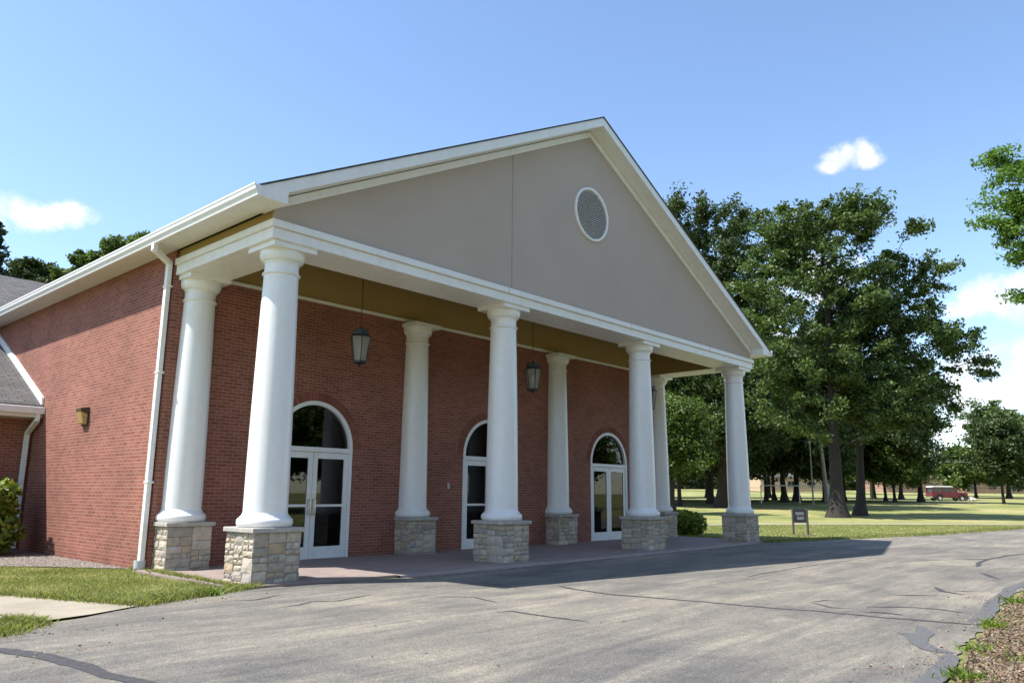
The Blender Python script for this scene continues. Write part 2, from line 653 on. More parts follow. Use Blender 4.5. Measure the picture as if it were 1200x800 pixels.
M = dict(
    white=white_paint('white_paint', dirt=0.07),
    white_column=white_paint('white_column_paint', (0.80, 0.80, 0.795), 0.30, 0.045),
    alu=white_paint('white_aluminium', (0.76, 0.78, 0.79), 0.35, 0.08),
    brick=brick_mat('red_brick'),
    stone=stone_mat('ledge_stone'),
    mortar=simple('grey_mortar', (0.24, 0.225, 0.205), 0.95, 0.2, 14),
    capstone=simple('limestone_cap', (0.40, 0.375, 0.34), 0.85, 0.2, 7, fine=0.3),
    stucco=stucco_mat('taupe_stucco', (0.445, 0.375, 0.325)),
    ochre=stucco_mat('ochre_stucco', (0.34, 0.235, 0.085)),
    seam=simple('stucco_joint', (0.30, 0.27, 0.25), 0.9),
    roof=shingle_mat('dark_shingle', (0.085, 0.08, 0.078), (0.055, 0.053, 0.053)),
    roofgrey=shingle_mat('grey_shingle', (0.13, 0.122, 0.116), (0.085, 0.08, 0.078)),
    glass=glass_mat('door_glass'),
    lglass=frosted_mat('lantern_glass'),
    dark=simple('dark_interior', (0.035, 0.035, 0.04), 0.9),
    curtain=simple('pale_curtain', (0.24, 0.29, 0.29), 0.9),
    metal=simple('black_iron', (0.018, 0.018, 0.02), 0.45, 0.3, 20),
    bronze=simple('bronze_housing', (0.07, 0.045, 0.025), 0.5, 0.3, 20),
    amber=simple('amber_lens', (0.50, 0.34, 0.13), 0.35, 0.2, 20),
    steel=simple('brushed_steel', (0.62, 0.62, 0.62), 0.3, 0.06, 20, metallic=1.0),
    pvc=simple('grey_pipe', (0.44, 0.47, 0.49), 0.5),
    asphalt=asphalt_mat('weathered_asphalt'),
    tar=simple('tar_sealant', (0.066, 0.064, 0.066), 0.85, 0.35, 14, spec=0.2),
    patch=simple('dark_asphalt_patch', (0.100, 0.098, 0.100), 0.9, 0.3, 30, fine=0.4),
    lawn=lawn_mat('lawn_ground'),
    blade=leaf_mat('grass_blade', (0.13, 0.175, 0.045), (0.38, 0.37, 0.155), 0.35, (0.50, 0.40, 0.23)),
    weed=leaf_mat('weed_leaf', (0.08, 0.14, 0.02), (0.22, 0.30, 0.05), 0.35),
    concrete=concrete_mat('pale_concrete', (0.305, 0.265, 0.20), 0.22),
    paver=paver_mat('portico_paving'),
    kerb=concrete_mat('kerb_concrete', (0.33, 0.27, 0.25)),
    soil=soil_mat('mulch_soil', (0.12, 0.085, 0.058), (0.23, 0.17, 0.115)),
    gravel=soil_mat('gravel_soil', (0.12, 0.10, 0.085), (0.20, 0.175, 0.15)),
    pebble=pebble_mat('pebbles'),
    litter=litter_mat('leaf_litter'),
    oak=leaf_mat('oak_leaf', (0.030, 0.056, 0.015), (0.132, 0.192, 0.055), 0.32),
    oakdark=leaf_mat('dark_oak_leaf', (0.022, 0.041, 0.013), (0.088, 0.130, 0.040), 0.25),
    maple=leaf_mat('maple_leaf', (0.036, 0.068, 0.015), (0.155, 0.22, 0.05), 0.34),
    locust=leaf_mat('locust_leaf', (0.05, 0.11, 0.018), (0.19, 0.31, 0.055), 0.42),
    spruce=leaf_mat('spruce_needle', (0.018, 0.034, 0.026), (0.055, 0.085, 0.062), 0.1),
    shrub=leaf_mat('shrub_leaf', (0.07, 0.12, 0.018), (0.28, 0.34, 0.06), 0.35),
    hedge=leaf_mat('hedge_leaf', (0.02, 0.04, 0.012), (0.07, 0.10, 0.03), 0.2),
    bark=bark_mat('oak_bark', (0.018, 0.015, 0.013), (0.058, 0.048, 0.041)),
    barkpale=bark_mat('pale_bark', (0.22, 0.205, 0.17), (0.40, 0.375, 0.315)),
    pole=simple('weathered_pole', (0.34, 0.32, 0.28), 0.85, 0.25, 8),
    wire=simple('cable', (0.30, 0.31, 0.32), 0.6),
    sign=simple('dark_sign_panel', (0.032, 0.032, 0.045), 0.45),
    signpost=simple('sign_post', (0.10, 0.085, 0.08), 0.7),
    signwhite=simple('sign_lettering', (0.42, 0.42, 0.46), 0.6),
    maroon=simple('maroon_paint', (0.125, 0.010, 0.022), 0.3, 0.1),
    carwhite=simple('car_white', (0.78, 0.78, 0.76), 0.35, 0.06),
    carblack=simple('car_black', (0.02, 0.02, 0.024), 0.4),
    tyre=simple('tyre_rubber', (0.018, 0.018, 0.018), 0.85),
    carglass=simple('car_glass', (0.03, 0.035, 0.04), 0.06),
    chrome=simple('chrome', (0.6, 0.6, 0.6), 0.2, 0.05, metallic=1.0),
    redlens=simple('red_lens', (0.4, 0.02, 0.02), 0.2),
    tan=simple('tan_siding', (0.46, 0.33, 0.22), 0.9),
    housebrick=simple('house_brick', (0.36, 0.22, 0.16), 0.9),
    garage=simple('white_garage_door', (0.78, 0.78, 0.78), 0.6),
    rock=simple('pale_boulder', (0.48, 0.45, 0.38), 0.9, 0.25, 3),
)

# ------------------------------------------------------------------ terrain
CX, CY = -15.285, -11.590
FHX, FHY = math.sin(0.835), math.cos(0.835)


def sstep(a, b, x):
    t = np.clip((x - a) / (b - a), 0, 1)
    return t * t * (3 - 2 * t)


def H(x, y):
    d = (x - CX) * FHX + (y - CY) * FHY
    return 1.0 * sstep(50, 95, d) + 2.2 * sstep(95, 220, d)


def make_ground():
    b = MB()
    xs = sorted(set(list(np.linspace(-60, 60, 41)) + list(np.linspace(60, 260, 51)) + [-1200, -500, -250, -120, 320, 420, 600, 900, 1300]))
    ys = sorted(set(list(np.linspace(-60, 100, 61)) + [-1200, -500, -250, -120, 130, 180, 260, 400, 700, 1200]))
    nx, ny = len(xs), len(ys)
    for y in ys:
        for x in xs:
            b.v.append((float(x), float(y), float(H(x, y)) - 0.012))
    for j in range(ny - 1):
        for i in range(nx - 1):
            b.f.append((j * nx + i, j * nx + i + 1, (j + 1) * nx + i + 1, (j + 1) * nx + i)); b.m.append(0)
    o = b.build('lawn', M['lawn'], smooth=True, uv=False)
    tag(o, kind='structure')


make_ground()


def sheet(name, poly, z, mat, kind='structure', thick=0.0):
    b = MB()
    if thick:
        b.prism(poly, 2, z - thick, z)
    else:
        b.add([(x, y, z) for x, y in poly], [tuple(range(len(poly)))])
    o = b.build(name, mat)
    if o.data.polygons[0].normal.z < 0 and not thick:
        o.data.flip_normals()
    tag(o, kind=kind)
    return o


FAR_EDGE = [(-90, -75), (-55, -44), (-36, -25), (-24, -13.5), (-18, -7.2), (-14.5, -3.9), (-12.66, -2.42), (-12.03, -1.92), (-11.54, -1.70), (-10.89, -1.34), (-10.15, -1.04), (-9.32, -0.72),
            (-8.5, -0.62), (-8.04, -0.62), (-6.32, -0.96), (-5.19, -1.02), (-3.12, -1.02), (-0.58, -0.98), (1.65, -0.95), (5.45, -0.83), (8.92, -0.65), (11.2, -1.18), (13.27, -1.72), (14.72, -2.16),
            (19.38, -2.97), (24, -3.5), (29.88, -4.13), (42, -6.6), (60, -11.5), (90, -22), (130, -38)]
NEAR_EDGE = [(130, -50), (90, -33), (60, -21.5), (42, -15.8), (24, -11.6), (12, -9.6), (4, -9.0), (0.06, -8.96), (-1.2, -9.04), (-2.24, -9.13), (-3.6, -9.22), (-5.01, -9.38), (-6.15, -9.46), (-7.52, -9.64), (-8.3, -9.75),
             (-10, -10.4), (-12.5, -11.9), (-16, -14.8), (-22, -20.5), (-34, -33), (-52, -50), (-84, -82)]


def ragged(edge, seed, amp=0.035, step=0.12, lo=-13.5, hi=32):
    rnd = random.Random(seed)
    out = []
    for (a, b) in zip(edge[:-1], edge[1:]):
        d = math.dist(a, b)
        n = max(1, int(d / step)) if (lo < a[0] < hi and lo < b[0] < hi) else 1
        for i in range(n):
            t = i / n
            j = rnd.gauss(0, amp) if n > 1 and i else 0
            out.append((a[0] + (b[0] - a[0]) * t + j * 0.3, a[1] + (b[1] - a[1]) * t + j))
    out.append(edge[-1])
    return out


sheet('driveway', ragged(FAR_EDGE, 1, 0.018) + ragged(NEAR_EDGE, 2, 0.03), 0.0, M['asphalt'])

# sealed cracks and patches, poured on the driveway
CRACKS = {
    0.045: [[(-5.26, -3.56), (-5.44, -3.99), (-5.59, -4.85), (-5.38, -5.84), (-5.24, -7.0), (-5.07, -7.6), (-5.04, -8.4), (-4.87, -9.09), (-4.86, -9.36)]],
    0.085: [[(-12.92, -3.0), (-12.86, -3.18), (-12.77, -3.56), (-12.67, -3.99), (-12.6, -4.39), (-12.61, -4.86), (-12.53, -5.36), (-12.4, -6.2)]],
    0.028: [[(-8.03, -4.78), (-7.83, -4.88), (-7.85, -5.44), (-7.83, -6.05)],
            [(-4.26, -7.17), (-3.91, -7.27), (-3.87, -7.44)], [(-4.35, -7.21), (-4.63, -7.6), (-4.52, -7.83)],
            [(-4.23, -7.89), (-3.86, -8.26), (-3.78, -8.65), (-3.91, -9.04)], [(-1.42, -8.19), (-1.19, -8.55)], [(-2.68, -7.69), (-2.21, -8.26)]],
    0.018: [[(-1.77, -5.05), (-0.74, -4.98), (1.01, -4.93), (3.63, -5.06), (3.9, -5.89), (5.91, -6.78)], [(-9.69, -2.61), (-9.38, -2.6), (-9.09, -2.45), (-8.8, -2.6), (-8.1, -2.4)],
            [(-5.82, -2.51), (-5.95, -3.36)], [(-9.9, -1.6), (-9.5, -1.75), (-9.0, -1.55)], [(-7.6, -3.2), (-7.2, -3.6), (-7.4, -4.2)]],
    0.05: [[(5.91, -6.78), (6.41, -7.24), (8.06, -7.3), (9.13, -7.49)], [(3.82, -7.51), (5.0, -7.3), (6.41, -7.24)], [(2.35, -7.86), (1.31, -8.37)],
           [(-1.04, -7.92), (-1.3, -8.05), (-1.58, -8.16), (-1.81, -8.51)], [(-4.74, -8.03), (-4.63, -8.23), (-4.67, -8.47)]],
}


def ribbon(b, pts, w, z, rnd):
    dens = []
    for p, q in zip(pts[:-1], pts[1:]):
        n = max(2, int(math.dist(p, q) / 0.07))
        for i in range(n):
            t = i / n
            dens.append((p[0] + (q[0] - p[0]) * t, p[1] + (q[1] - p[1]) * t))
    dens.append(pts[-1])
    off = 0.0
    wj = 0.9
    L, Rr = [], []
    n = len(dens)
    for i, p in enumerate(dens):
        a = dens[max(0, i - 1)]; c = dens[min(n - 1, i + 1)]
        tx, ty = c[0] - a[0], c[1] - a[1]
        l = math.hypot(tx, ty) or 1
        nx, ny = -ty / l, tx / l
        off = off * 0.88 + rnd.gauss(0, 0.006)
        wj = wj * 0.8 + 0.2 * (0.55 + 0.7 * rnd.random())
        ww = w * wj * min(1, 0.25 + min(i, n - 1 - i) / 5)
        L.append((p[0] + nx * (off + ww), p[1] + ny * (off + ww), z))
        Rr.append((p[0] + nx * (off - ww), p[1] + ny * (off - ww), z))
    for i in range(n - 1):
        b.quad(L[i], Rr[i], Rr[i + 1], L[i + 1])


rnd = random.Random(5)
tb = MB()
zz = 0.004
for w, lst in CRACKS.items():
    for pl in lst:
        ribbon(tb, pl, w, zz, rnd)
        zz += 0.00012
tag(tb.build('crack_seal', M['tar'], uv=False), kind='structure')
pb = MB()
for i, pl in enumerate([[(-6.86, -9.52), (-7.33, -9.58), (-7.84, -9.64), (-8.32, -9.70), (-9.4, -9.95)], [(-4.86, -9.28), (-3.95, -9.20), (-2.58, -9.05), (-1.27, -8.93), (-0.32, -8.82), (1.5, -8.9)]]):
    ribbon(pb, pl, 0.10, 0.0046 + i * 0.0003, rnd)
pb.add([(x, y, 0.0055) for x, y in [(-6.05, -8.80), (-6.2, -8.92), (-6.42, -9.0), (-6.62, -9.1), (-6.85, -9.24), (-6.97, -9.40), (-6.86, -9.55), (-6.7, -9.35), (-6.45, -9.2), (-6.15, -9.14), (-5.85, -9.12), (-5.5, -8.95), (-5.4, -8.82), (-5.7, -8.88), (-5.95, -8.98)]],
       [tuple(range(15))])
tag(pb.build('asphalt_patch', M['patch'], uv=False), kind='structure')

sheet('walkway', [(-10.86, -1.33), (-11.2, -0.38), (-11.75, 1.0), (-12.3, 3.0), (-13.4, 3.2), (-13.05, 1.0), (-12.55, -0.9), (-12.33, -1.55), (-12.12, -1.80), (-11.54, -1.66)], 0.014, M['concrete'])
sheet('gravel_bed', ragged([(-8.90, 3.02), (-8.95, 3.75), (-9.37, 4.3), (-9.81, 5.1), (-10.49, 5.75), (-11.6, 6.4), (-13.4, 7.2), (-17, 8.0), (-30, 8.4)], 4, 0.04, 0.15, -20, 0) + [(-30, 10.4), (-8.90, 10.4)], 0.004, M['gravel'])
sheet('mulch_bed', ragged([(-12, -11.9), (-10, -10.56), (-8.3, -9.86), (-7.52, -9.74), (-6.15, -9.56), (-5.01, -9.47), (-3.6, -9.3), (-2.24, -9.22), (0.06, -9.05), (4, -9.1), (12, -9.7), (20, -11)], 7, 0.05, 0.15) +
      [(20, -13.4), (10, -12.4), (0, -12.0), (-6, -12.6), (-10, -14.2)], 0.008, M['soil'])
PATH_N = [(12.5, 12.2), (18.5, 8.36), (19.93, 7.78), (22.66, 6.41), (26.04, 4.71), (28.9, 2.65), (31.89, 0.1), (35.33, -3.24)]
pth = PATH_N + [(36.3, -4.6), (38.5, -4.6)] + [(x + 1.35, y + 0.75) for x, y in reversed(PATH_N)]
sheet('footpath', pth, 0.006, M['concrete'])

# ------------------------------------------------------------------ the building
HALL = empty('brick_hall', (0, 0, 0))
tag(HALL, 'red brick hall with a white columned portico under a taupe gable', 'building')
YW = 2.52          # front wall plane
XW = 7.42          # half width of the hall
ZS = 5.03          # eave soffit
SL = 0.509         # roof pitch
ZE, WE, YR, ZA = 5.15, 7.80, -0.72, 9.12
DOORS = (-4.60, 0.0, 4.62)
DR, DSP = 0.84, 1.985     # arch radius, spring height


def arc(cx, cz, r, a0, a1, n=24):
    return [(cx + r * math.cos(a0 + (a1 - a0) * i / n), cz + r * math.sin(a0 + (a1 - a0) * i / n)) for i in range(n + 1)]


# front wall with three arched openings, cut as one outline
out = [(-XW, 0.0)]
for cx in DOORS:
    out += [(cx - DR, 0.0), (cx - DR, DSP)] + arc(cx, DSP, DR, math.pi, 0)[1:-1] + [(cx + DR, DSP), (cx + DR, 0.0)]
out += [(XW, 0.0), (XW, 4.67), (-XW, 4.67)]
b = MB()
b.prism(out, 1, YW, YW + 0.36)
b.box(-XW, -XW + 0.28, YW + 0.36, 25.0, 0, ZS)
b.box(XW - 0.28, XW, YW + 0.36, 25.0, 0, ZS)
b.box(-XW, XW, 25.0, 25.28, 0, ZS)
b.box(-XW, -XW + 0.28, YW, YW + 0.36, 4.67, ZS)
b.box(XW - 0.28, XW, YW, YW + 0.36, 4.67, ZS)
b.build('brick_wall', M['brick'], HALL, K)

# rear wing: long brick block with its eave facing the drive
b = MB()
b.box(-26, -XW - 0.003, 8.55, 8.83, 0, 2.84)
b.box(-26, -25.72, 8.83, 27.0, 0, 3.0)
b.box(-26, XW, 27.0, 27.28, 0, 3.0)
b.build('wing_wall', M['brick'], HALL, K)
b = MB()
wy0, wz0, wry, wrz = 8.0, 2.82, 18.0, 7.78
b.prism([(wy0, wz0 - 0.03), (wy0, wz0 + 0.05), (wry, wrz), (wry + (wry - wy0), wz0 + 0.05), (wry + (wry - wy0), wz0 - 0.03), (wry, wrz - 0.09)], 0, -26.4, -XW - 0.004)
b.prism([(13.0, 5.22), (13.0, 5.32), (wry, wrz), (23.0, 5.32), (23.0, 5.22), (wry, wrz - 0.09)], 0, -XW - 0.004, 0.0)
b.build('wing_roof', M['roofgrey'], HALL, K)
b = MB()
b.box(-26.4, -XW - 0.004, wy0 - 0.025, wy0 + 0.0, 2.62, 2.84)
b.box(-26.4, -XW - 0.004, wy0 - 0.13, wy0 - 0.026, 2.69, 2.82)
b.box(-26.4, -XW - 0.004, wy0 + 0.001, 8.55, 2.62, 2.65)
b.build('wing_gutter', M['white'], HALL, K, bevel=0.008)
b = MB()
sw = (wrz - wz0 - 0.05) / (wry - wy0)
b.prism([(8.02, 2.87), (8.02, 3.04), (12.24, 3.04 + sw * 4.22), (12.24, 2.87 + sw * 4.22)], 0, -XW - 0.045, -XW - 0.006)
b.build('roof_flashing', M['white'], HALL, K)

# pediment
ZT, ZB, LE, YE = 4.88, 4.612, 7.40, -0.40
b = MB()
pz = lambda x: ZE + SL * (WE - abs(x)) - 0.2
b.prism([(-7.37, ZT), (7.37, ZT), (7.37, pz(7.37)), (0, pz(0)), (-7.37, pz(7.37))], 1, -0.34, -0.30)
b.build('pediment', M['stucco'], HALL, K)
b = MB()
b.box(-2.475, -2.455, -0.343, -0.335, ZT, pz(2.465) - 0.01)
b.build('stucco_joint', M['seam'], HALL, K)
# entablature beam on the columns: front run and two returns, with a projecting cornice band
b = MB()
b.box(-LE, LE, YE + 0.02, 0.38, ZB, 4.765)
b.box(-LE, -6.64, 0.38, YW - 0.003, ZB, 4.765)
b.box(6.64, LE, 0.38, YW - 0.003, ZB, 4.765)
b.build('beam', M['white'], HALL, K, bevel=0.006)
b = MB()
b.box(-LE - 0.035, LE + 0.035, YE - 0.02, 0.30, 4.7685, 4.872)
b.box(-LE - 0.035, -6.72, 0.30, YW - 0.003, 4.7685, 4.872)
b.box(6.72, LE + 0.035, 0.30, YW - 0.003, 4.7685, 4.872)
b.build('cornice', M['white'], HALL, K, bevel=0.012)
b = MB()
for x in (-2.62, 1.35, 4.9):
    b = MB()
    b.box(x - 0.004, x + 0.004, YE - 0.0225, YE - 0.019, 4.775, 4.866)
    b.build('cornice_joint', M['seam'], HALL, K, uv=False)
# ochre frieze walls above the beam, inside faces and porch ceiling
b = MB()
b.box(-7.368, -7.0, -0.297, YW - 0.003, 4.875, ZS)
b.box(7.0, 7.368, -0.297, YW - 0.003, 4.875, ZS)
b.box(-6.64, 6.64, 0.383, 0.40, ZB + 0.01, 5.39)
b.box(-6.637, -6.62, 0.401, YW - 0.04, ZB + 0.01, 5.39)
b.box(6.62, 6.637, 0.401, YW - 0.04, ZB + 0.01, 5.39)
b.box(-XW + 0.29, XW - 0.29, YW, YW + 0.2, 4.672, ZS)
b.box(-6.75, 6.75, YW + 0.001, YW + 0.2, ZS + 0.001, 5.39)
b.build('ochre_frieze', M['ochre'], HALL, K)
b = MB()
b.box(-6.7, 6.7, 0.36, YW + 0.15, 5.392, 5.42)
b.build('porch_ceiling', M['ochre'], HALL, K)
b = MB()
b.box(-6.62, 6.62, YW - 0.03, YW - 0.0005, 4.655, 4.715)
b.build('wall_trim', M['white'], HALL, K, bevel=0.006)

# main roof
b = MB()
t = 0.022
roof = [(-WE - 0.05, ZE - SL * 0.05 - 0.0), (0, ZA), (WE + 0.05, ZE - SL * 0.05), (WE + 0.05, ZE - SL * 0.05 + t), (0, ZA + t * 1.1), (-WE - 0.05, ZE - SL * 0.05 + t)]
b.prism(roof, 1, YR - 0.018, 25.6)
o = b.build('roof', M['roof'], HALL, K)
# rake fascia with boxed returns, and the sloping soffit trim on the gable
b = MB()
fz = lambda x: ZE + SL * (WE - abs(x))
for s in (-1, 1):
    b.prism([(s * WE, ZE - 0.004), (0, ZA - 0.004), (0, ZA - 0.19), (s * 7.0, fz(7.0) - 0.19), (s * 7.40, fz(7.40) - 0.19), (s * 7.40, 4.995), (s * WE, 4.995)], 1, YR, YR + 0.035)
b.build('rake_fascia', M['white'], HALL, K, bevel=0.004)
b = MB()
for s in (-1, 1):
    b.prism([(s * 7.42, fz(7.42) - 0.17), (0, ZA - 0.17), (0, ZA - 0.19), (s * 7.42, fz(7.42) - 0.19)], 1, YR + 0.036, -0.125)
    b.box(min(s * WE, s * 7.405), max(s * WE, s * 7.405), YR + 0.036, -0.13, 5.0, 5.028)
    b.box(min(s * 7.405, s * 7.43), max(s * 7.405, s * 7.43), YR + 0.036, -0.13, 5.028, 5.16)
b.build('rake_soffit', M['white'], HALL, K)
b = MB()
for s in (-1, 1):
    b.prism([(s * 7.36, fz(7.36) - 0.205), (0, ZA - 0.205), (0, ZA - 0.34), (s * 7.36, fz(7.36) - 0.34)], 1, -0.375, -0.342)
b.build('gable_trim', M['white'], HALL, K, bevel=0.004)
# eave soffits
b = MB()
for xa, xb in ((-WE, -XW + 0.01), (XW - 0.01, WE)):
    b = MB()
    b.box(xa, xb, -0.13, 25.6, ZS + 0.001, ZS + 0.02)
    b.build('soffit', M['white'], HALL, K)
# eave fascia and ogee gutters
for s in (-1, 1):
    b = MB()
    prof = [(7.805, 4.99), (7.868, 4.99), (7.878, 5.03), (7.905, 5.07), (7.912, 5.12), (7.92, 5.125), (7.92, 5.15), (7.905, 5.15), (7.905, 5.13), (7.805, 5.13)]
    b.prism([(s * x, z) for x, z in prof], 1, YR - 0.03, 25.6)
    b.build('gutter', M['white'], HALL, K)


def rect_pipe(b, pts, wx, wy):
    """downspout of rectangular section along a polyline in the x-z plane"""
    for (p, q) in zip(pts[:-1], pts[1:]):
        p = Vector(p); q = Vector(q)
        dv = (q - p)
        l = dv.length
        dv.normalize()
        side = Vector((0, 1, 0))
        side = (side - dv * side.dot(dv)).normalized()
        up = side.cross(dv).normalized()
        b.obox((p + q) / 2, dv * (l / 2 + wx * 0.3), side * wy, up * wx)


b = MB()
rect_pipe(b, [(-7.84, 2.36, 5.0), (-7.84, 2.36, 4.90), (-7.485, 2.60, 4.80), (-7.485, 2.60, 0.14)], 0.036, 0.048)
for z in (1.3, 3.0, 4.4):
    b.box(-7.53, -7.425, 2.53, 2.67, z, z + 0.03)
b.build('downspout', M['white'], HALL, K, bevel=0.006)
b = MB()
b.lathe([(0.085, 0), (0.085, 0.16), (0.07, 0.16), (0.07, 0.05)], 20, (-7.495, 2.60, 0))
b.build('drain_pipe', M['pvc'], HALL, K, smooth=True)
b = MB()
rect_pipe(b, [(-7.53, 7.93, 2.72), (-7.53, 7.93, 2.56)], 0.035, 0.045)
for p, q in (((-7.53, 7.93, 2.56), (-7.53, 8.45, 2.32)), ((-7.53, 8.45, 2.32), (-7.53, 8.45, 0.05))):
    p = Vector(p); q = Vector(q); dv = (q - p); l = dv.length; dv.normalize()
    side = Vector((1, 0, 0)); up = side.cross(dv).normalized()
    b.obox((p + q) / 2, dv * (l / 2 + 0.01), side * 0.045, up * 0.036)
b.build('wing_downspout', M['white'], HALL, K, bevel=0.006)

# round louvred vent in the gable
vx, vz, vr = 0.03, 7.03, 0.59
b = MB()
ring = [(vr - 0.06, -0.372), (vr - 0.052, -0.383), (vr - 0.008, -0.383), (vr, -0.372), (vr, -0.342), (vr - 0.06, -0.342)]
n = 56
vs, fs = [], []
for i in range(n):
    a = 2 * math.pi * i / n
    for r_, y_ in ring:
        vs.append((vx + r_ * math.cos(a), y_, vz + r_ * math.sin(a)))
m_ = len(ring)
for i in range(n):
    for j in range(m_):
        fs.append((i * m_ + j, i * m_ + (j + 1) % m_, ((i + 1) % n) * m_ + (j + 1) % m_, ((i + 1) % n) * m_ + j))
b.add(vs, fs)
vent = b.build('gable_vent', M['white'], HALL, K, smooth=True)
b = MB()
b.add([(vx + 0.55 * math.cos(2 * math.pi * i / n), -0.344, vz + 0.55 * math.sin(2 * math.pi * i / n)) for i in range(n)], [tuple(range(n))], 1)
for i in range(23):
    z = vz - 0.485 + i * 0.97 / 22
    hw = math.sqrt(max(0, 0.535 ** 2 - (z - vz) ** 2))
    if hw > 0.05:
        b.add([(vx - hw, -0.376, z - 0.017), (vx + hw, -0.376, z - 0.017), (vx + hw, -0.350, z + 0.013), (vx - hw, -0.350, z + 0.013)], [(0, 1, 2, 3)], 0)
b.build('louvre', [M['white'], M['mortar']], vent, K)

# columns ---------------------------------------------------------------
SPAN = 7.0
XS = (-7.0, -2.31, 2.31, 7.0)


def column_profile():
    """shaft with a slight swell, from its base moulding to the astragal"""
    pr = []
    z0, z1 = 0.915, 4.19
    for i in range(15):
        t_ = i / 14
        r_ = 0.292 - 0.052 * (t_ ** 1.5)
        pr.append((r_, z0 + (z1 - z0) * t_))
    return pr


def base_profile():
    pr = [(0.33, 0.723), (0.352, 0.726)]
    for i in range(9):
        a = -math.pi / 2 + math.pi * i / 8
        pr.append((0.337 + 0.032 * math.cos(a) + 0.0, 0.785 + 0.058 * math.sin(a)))
    pr += [(0.332, 0.846), (0.332, 0.858), (0.318, 0.866), (0.304, 0.885), (0.296, 0.905), (0.292, 0.915)]
    return pr


def capital_profile():
    pr = [(0.240, 4.190)]
    for i in range(7):
        a = -math.pi / 2 + math.pi * i / 6
        pr.append((0.246 + 0.020 * math.cos(a), 4.212 + 0.018 * math.sin(a)))
    pr += [(0.238, 4.232), (0.237, 4.355), (0.250, 4.362), (0.250, 4.378)]
    for i in range(7):
        a = math.pi / 2 * i / 6
        pr.append((0.252 + 0.062 * math.sin(a), 4.385 + 0.11 * (1 - math.cos(a))))
    pr += [(0.314, 4.535)]
    return pr


shaft_mb = MB(); shaft_mb.lathe(column_profile(), 56)
base_mb = MB(); base_mb.lathe(base_profile(), 56)
cap_mb = MB(); cap_mb.lathe(capital_profile(), 56)
cap_mb.box(-0.345, 0.345, -0.345, 0.345, 4.536, 4.611)
slab_mb = MB(); slab_mb.box(-0.385, 0.385, -0.385, 0.385, 0.662, 0.7228)


def split(rect, rnd, outl, depth=0):
    u0, u1, v0, v1 = rect
    w, h = u1 - u0, v1 - v0
    if h > 0.215 or (h > 0.14 and rnd.random() < 0.6):
        c = v0 + h * rnd.uniform(0.38, 0.62)
        split((u0, u1, v0, c), rnd, outl, depth + 1); split((u0, u1, c, v1), rnd, outl, depth + 1)
    elif w > h * 3.1 or (w > h * 1.9 and rnd.random() < 0.4):
        c = u0 + w * rnd.uniform(0.34, 0.66)
        split((u0, c, v0, v1), rnd, outl, depth + 1); split((c, u1, v0, v1), rnd, outl, depth + 1)
    else:
        outl.append(rect)


def pedestal(seed):
    """square plinth faced in split ashlar: every stone is its own bulging block"""
    rnd = random.Random(seed)
    b = MB()
    s = 0.337
    b.box(-s, s, -s, s, -0.03, 0.661, 1)
    for side in range(4):
        rects = []
        cols = [(-0.352, rnd.uniform(-0.16, 0.05)), ]
        cols.append((cols[0][1], rnd.uniform(cols[0][1] + 0.2, 0.2) if cols[0][1] < -0.05 else 0.352))
        if cols[1][1] < 0.35:
            cols.append((cols[1][1], 0.352))
        for (u0, u1) in cols:
            split((u0, u1, -0.03, 0.661), rnd, rects)
        for (u0, u1, v0, v1) in rects:
            g = 0.0045
            u0, u1, v0, v1 = u0 + g, u1 - g, v0 + g, v1 - g
            d0 = 0.334
            d1 = 0.346 + rnd.uniform(0, 0.016)
            ni, nj = 4, 3
            grid = []
            for j in range(nj + 1):
                for i in range(ni + 1):
                    edge = i in (0, ni) or j in (0, nj)
                    dd = d1 - (0.010 if edge else 0) + rnd.uniform(-0.004, 0.005)
                    fu = i / ni; fv = j / nj
                    jit = 0.0 if edge else 0.2
                    u = u0 + (u1 - u0) * (fu + jit * rnd.uniform(-0.3, 0.3) / ni)
                    v = v0 + (v1 - v0) * (fv + jit * rnd.uniform(-0.3, 0.3) / nj)
                    if edge:
                        u += rnd.uniform(-0.004, 0.004) if i not in (0, ni) or True else 0
                        v += rnd.uniform(-0.003, 0.003)
                    grid.append((u, -dd, v))
            back = [(u0, -d0, v0), (u1, -d0, v0), (u1, -d0, v1), (u0, -d0, v1)]
            vs = grid + back
            G = lambda i, j: j * (ni + 1) + i
            nb = len(grid)
            fs = [(G(i, j), G(i + 1, j), G(i + 1, j + 1), G(i, j + 1)) for j in range(nj) for i in range(ni)]
            fs.append(tuple([nb + 1, nb] + [G(i, 0) for i in range(ni + 1)]))
            fs.append(tuple([nb + 3, nb + 2] + [G(i, nj) for i in range(ni, -1, -1)]))
            fs.append(tuple([nb, nb + 3] + [G(0, j) for j in range(nj, -1, -1)]))
            fs.append(tuple([nb + 2, nb + 1] + [G(ni, j) for j in range(nj + 1)]))
            ca, sa = [(1, 0), (0, 1), (-1, 0), (0, -1)][side]
            b.add([(x * ca - y * sa, x * sa + y * ca, z) for x, y, z in vs], fs, 0)
    return b


proto = None
k_ = 0
for y_ in (0.0, 2.446):
    for x_ in XS:
        loc = (x_ * K, y_ * K, 0)
        if proto is None:
            c_ = shaft_mb.build('column', M['white_column'], HALL, K, smooth=True, loc=loc)
            base_mb.build('column_base', M['white_column'], c_, K, smooth=True)
            cap_mb.build('capital', M['white_column'], c_, K, smooth=True, angle=30)
            slab_mb.build('cap_stone', M['capstone'], c_, K, bevel=0.01)
            proto = c_
        else:
            c_ = proto.copy(); COL.objects.link(c_); c_.location = loc
            for ch in list(proto.children):
                if ch.name.startswith('pedestal'):
                    continue
                d_ = ch.copy(); COL.objects.link(d_); d_.parent = c_
        pedestal(100 + k_).build('pedestal', [M['stone'], M['mortar']], c_, K, uv=False)
        k_ += 1

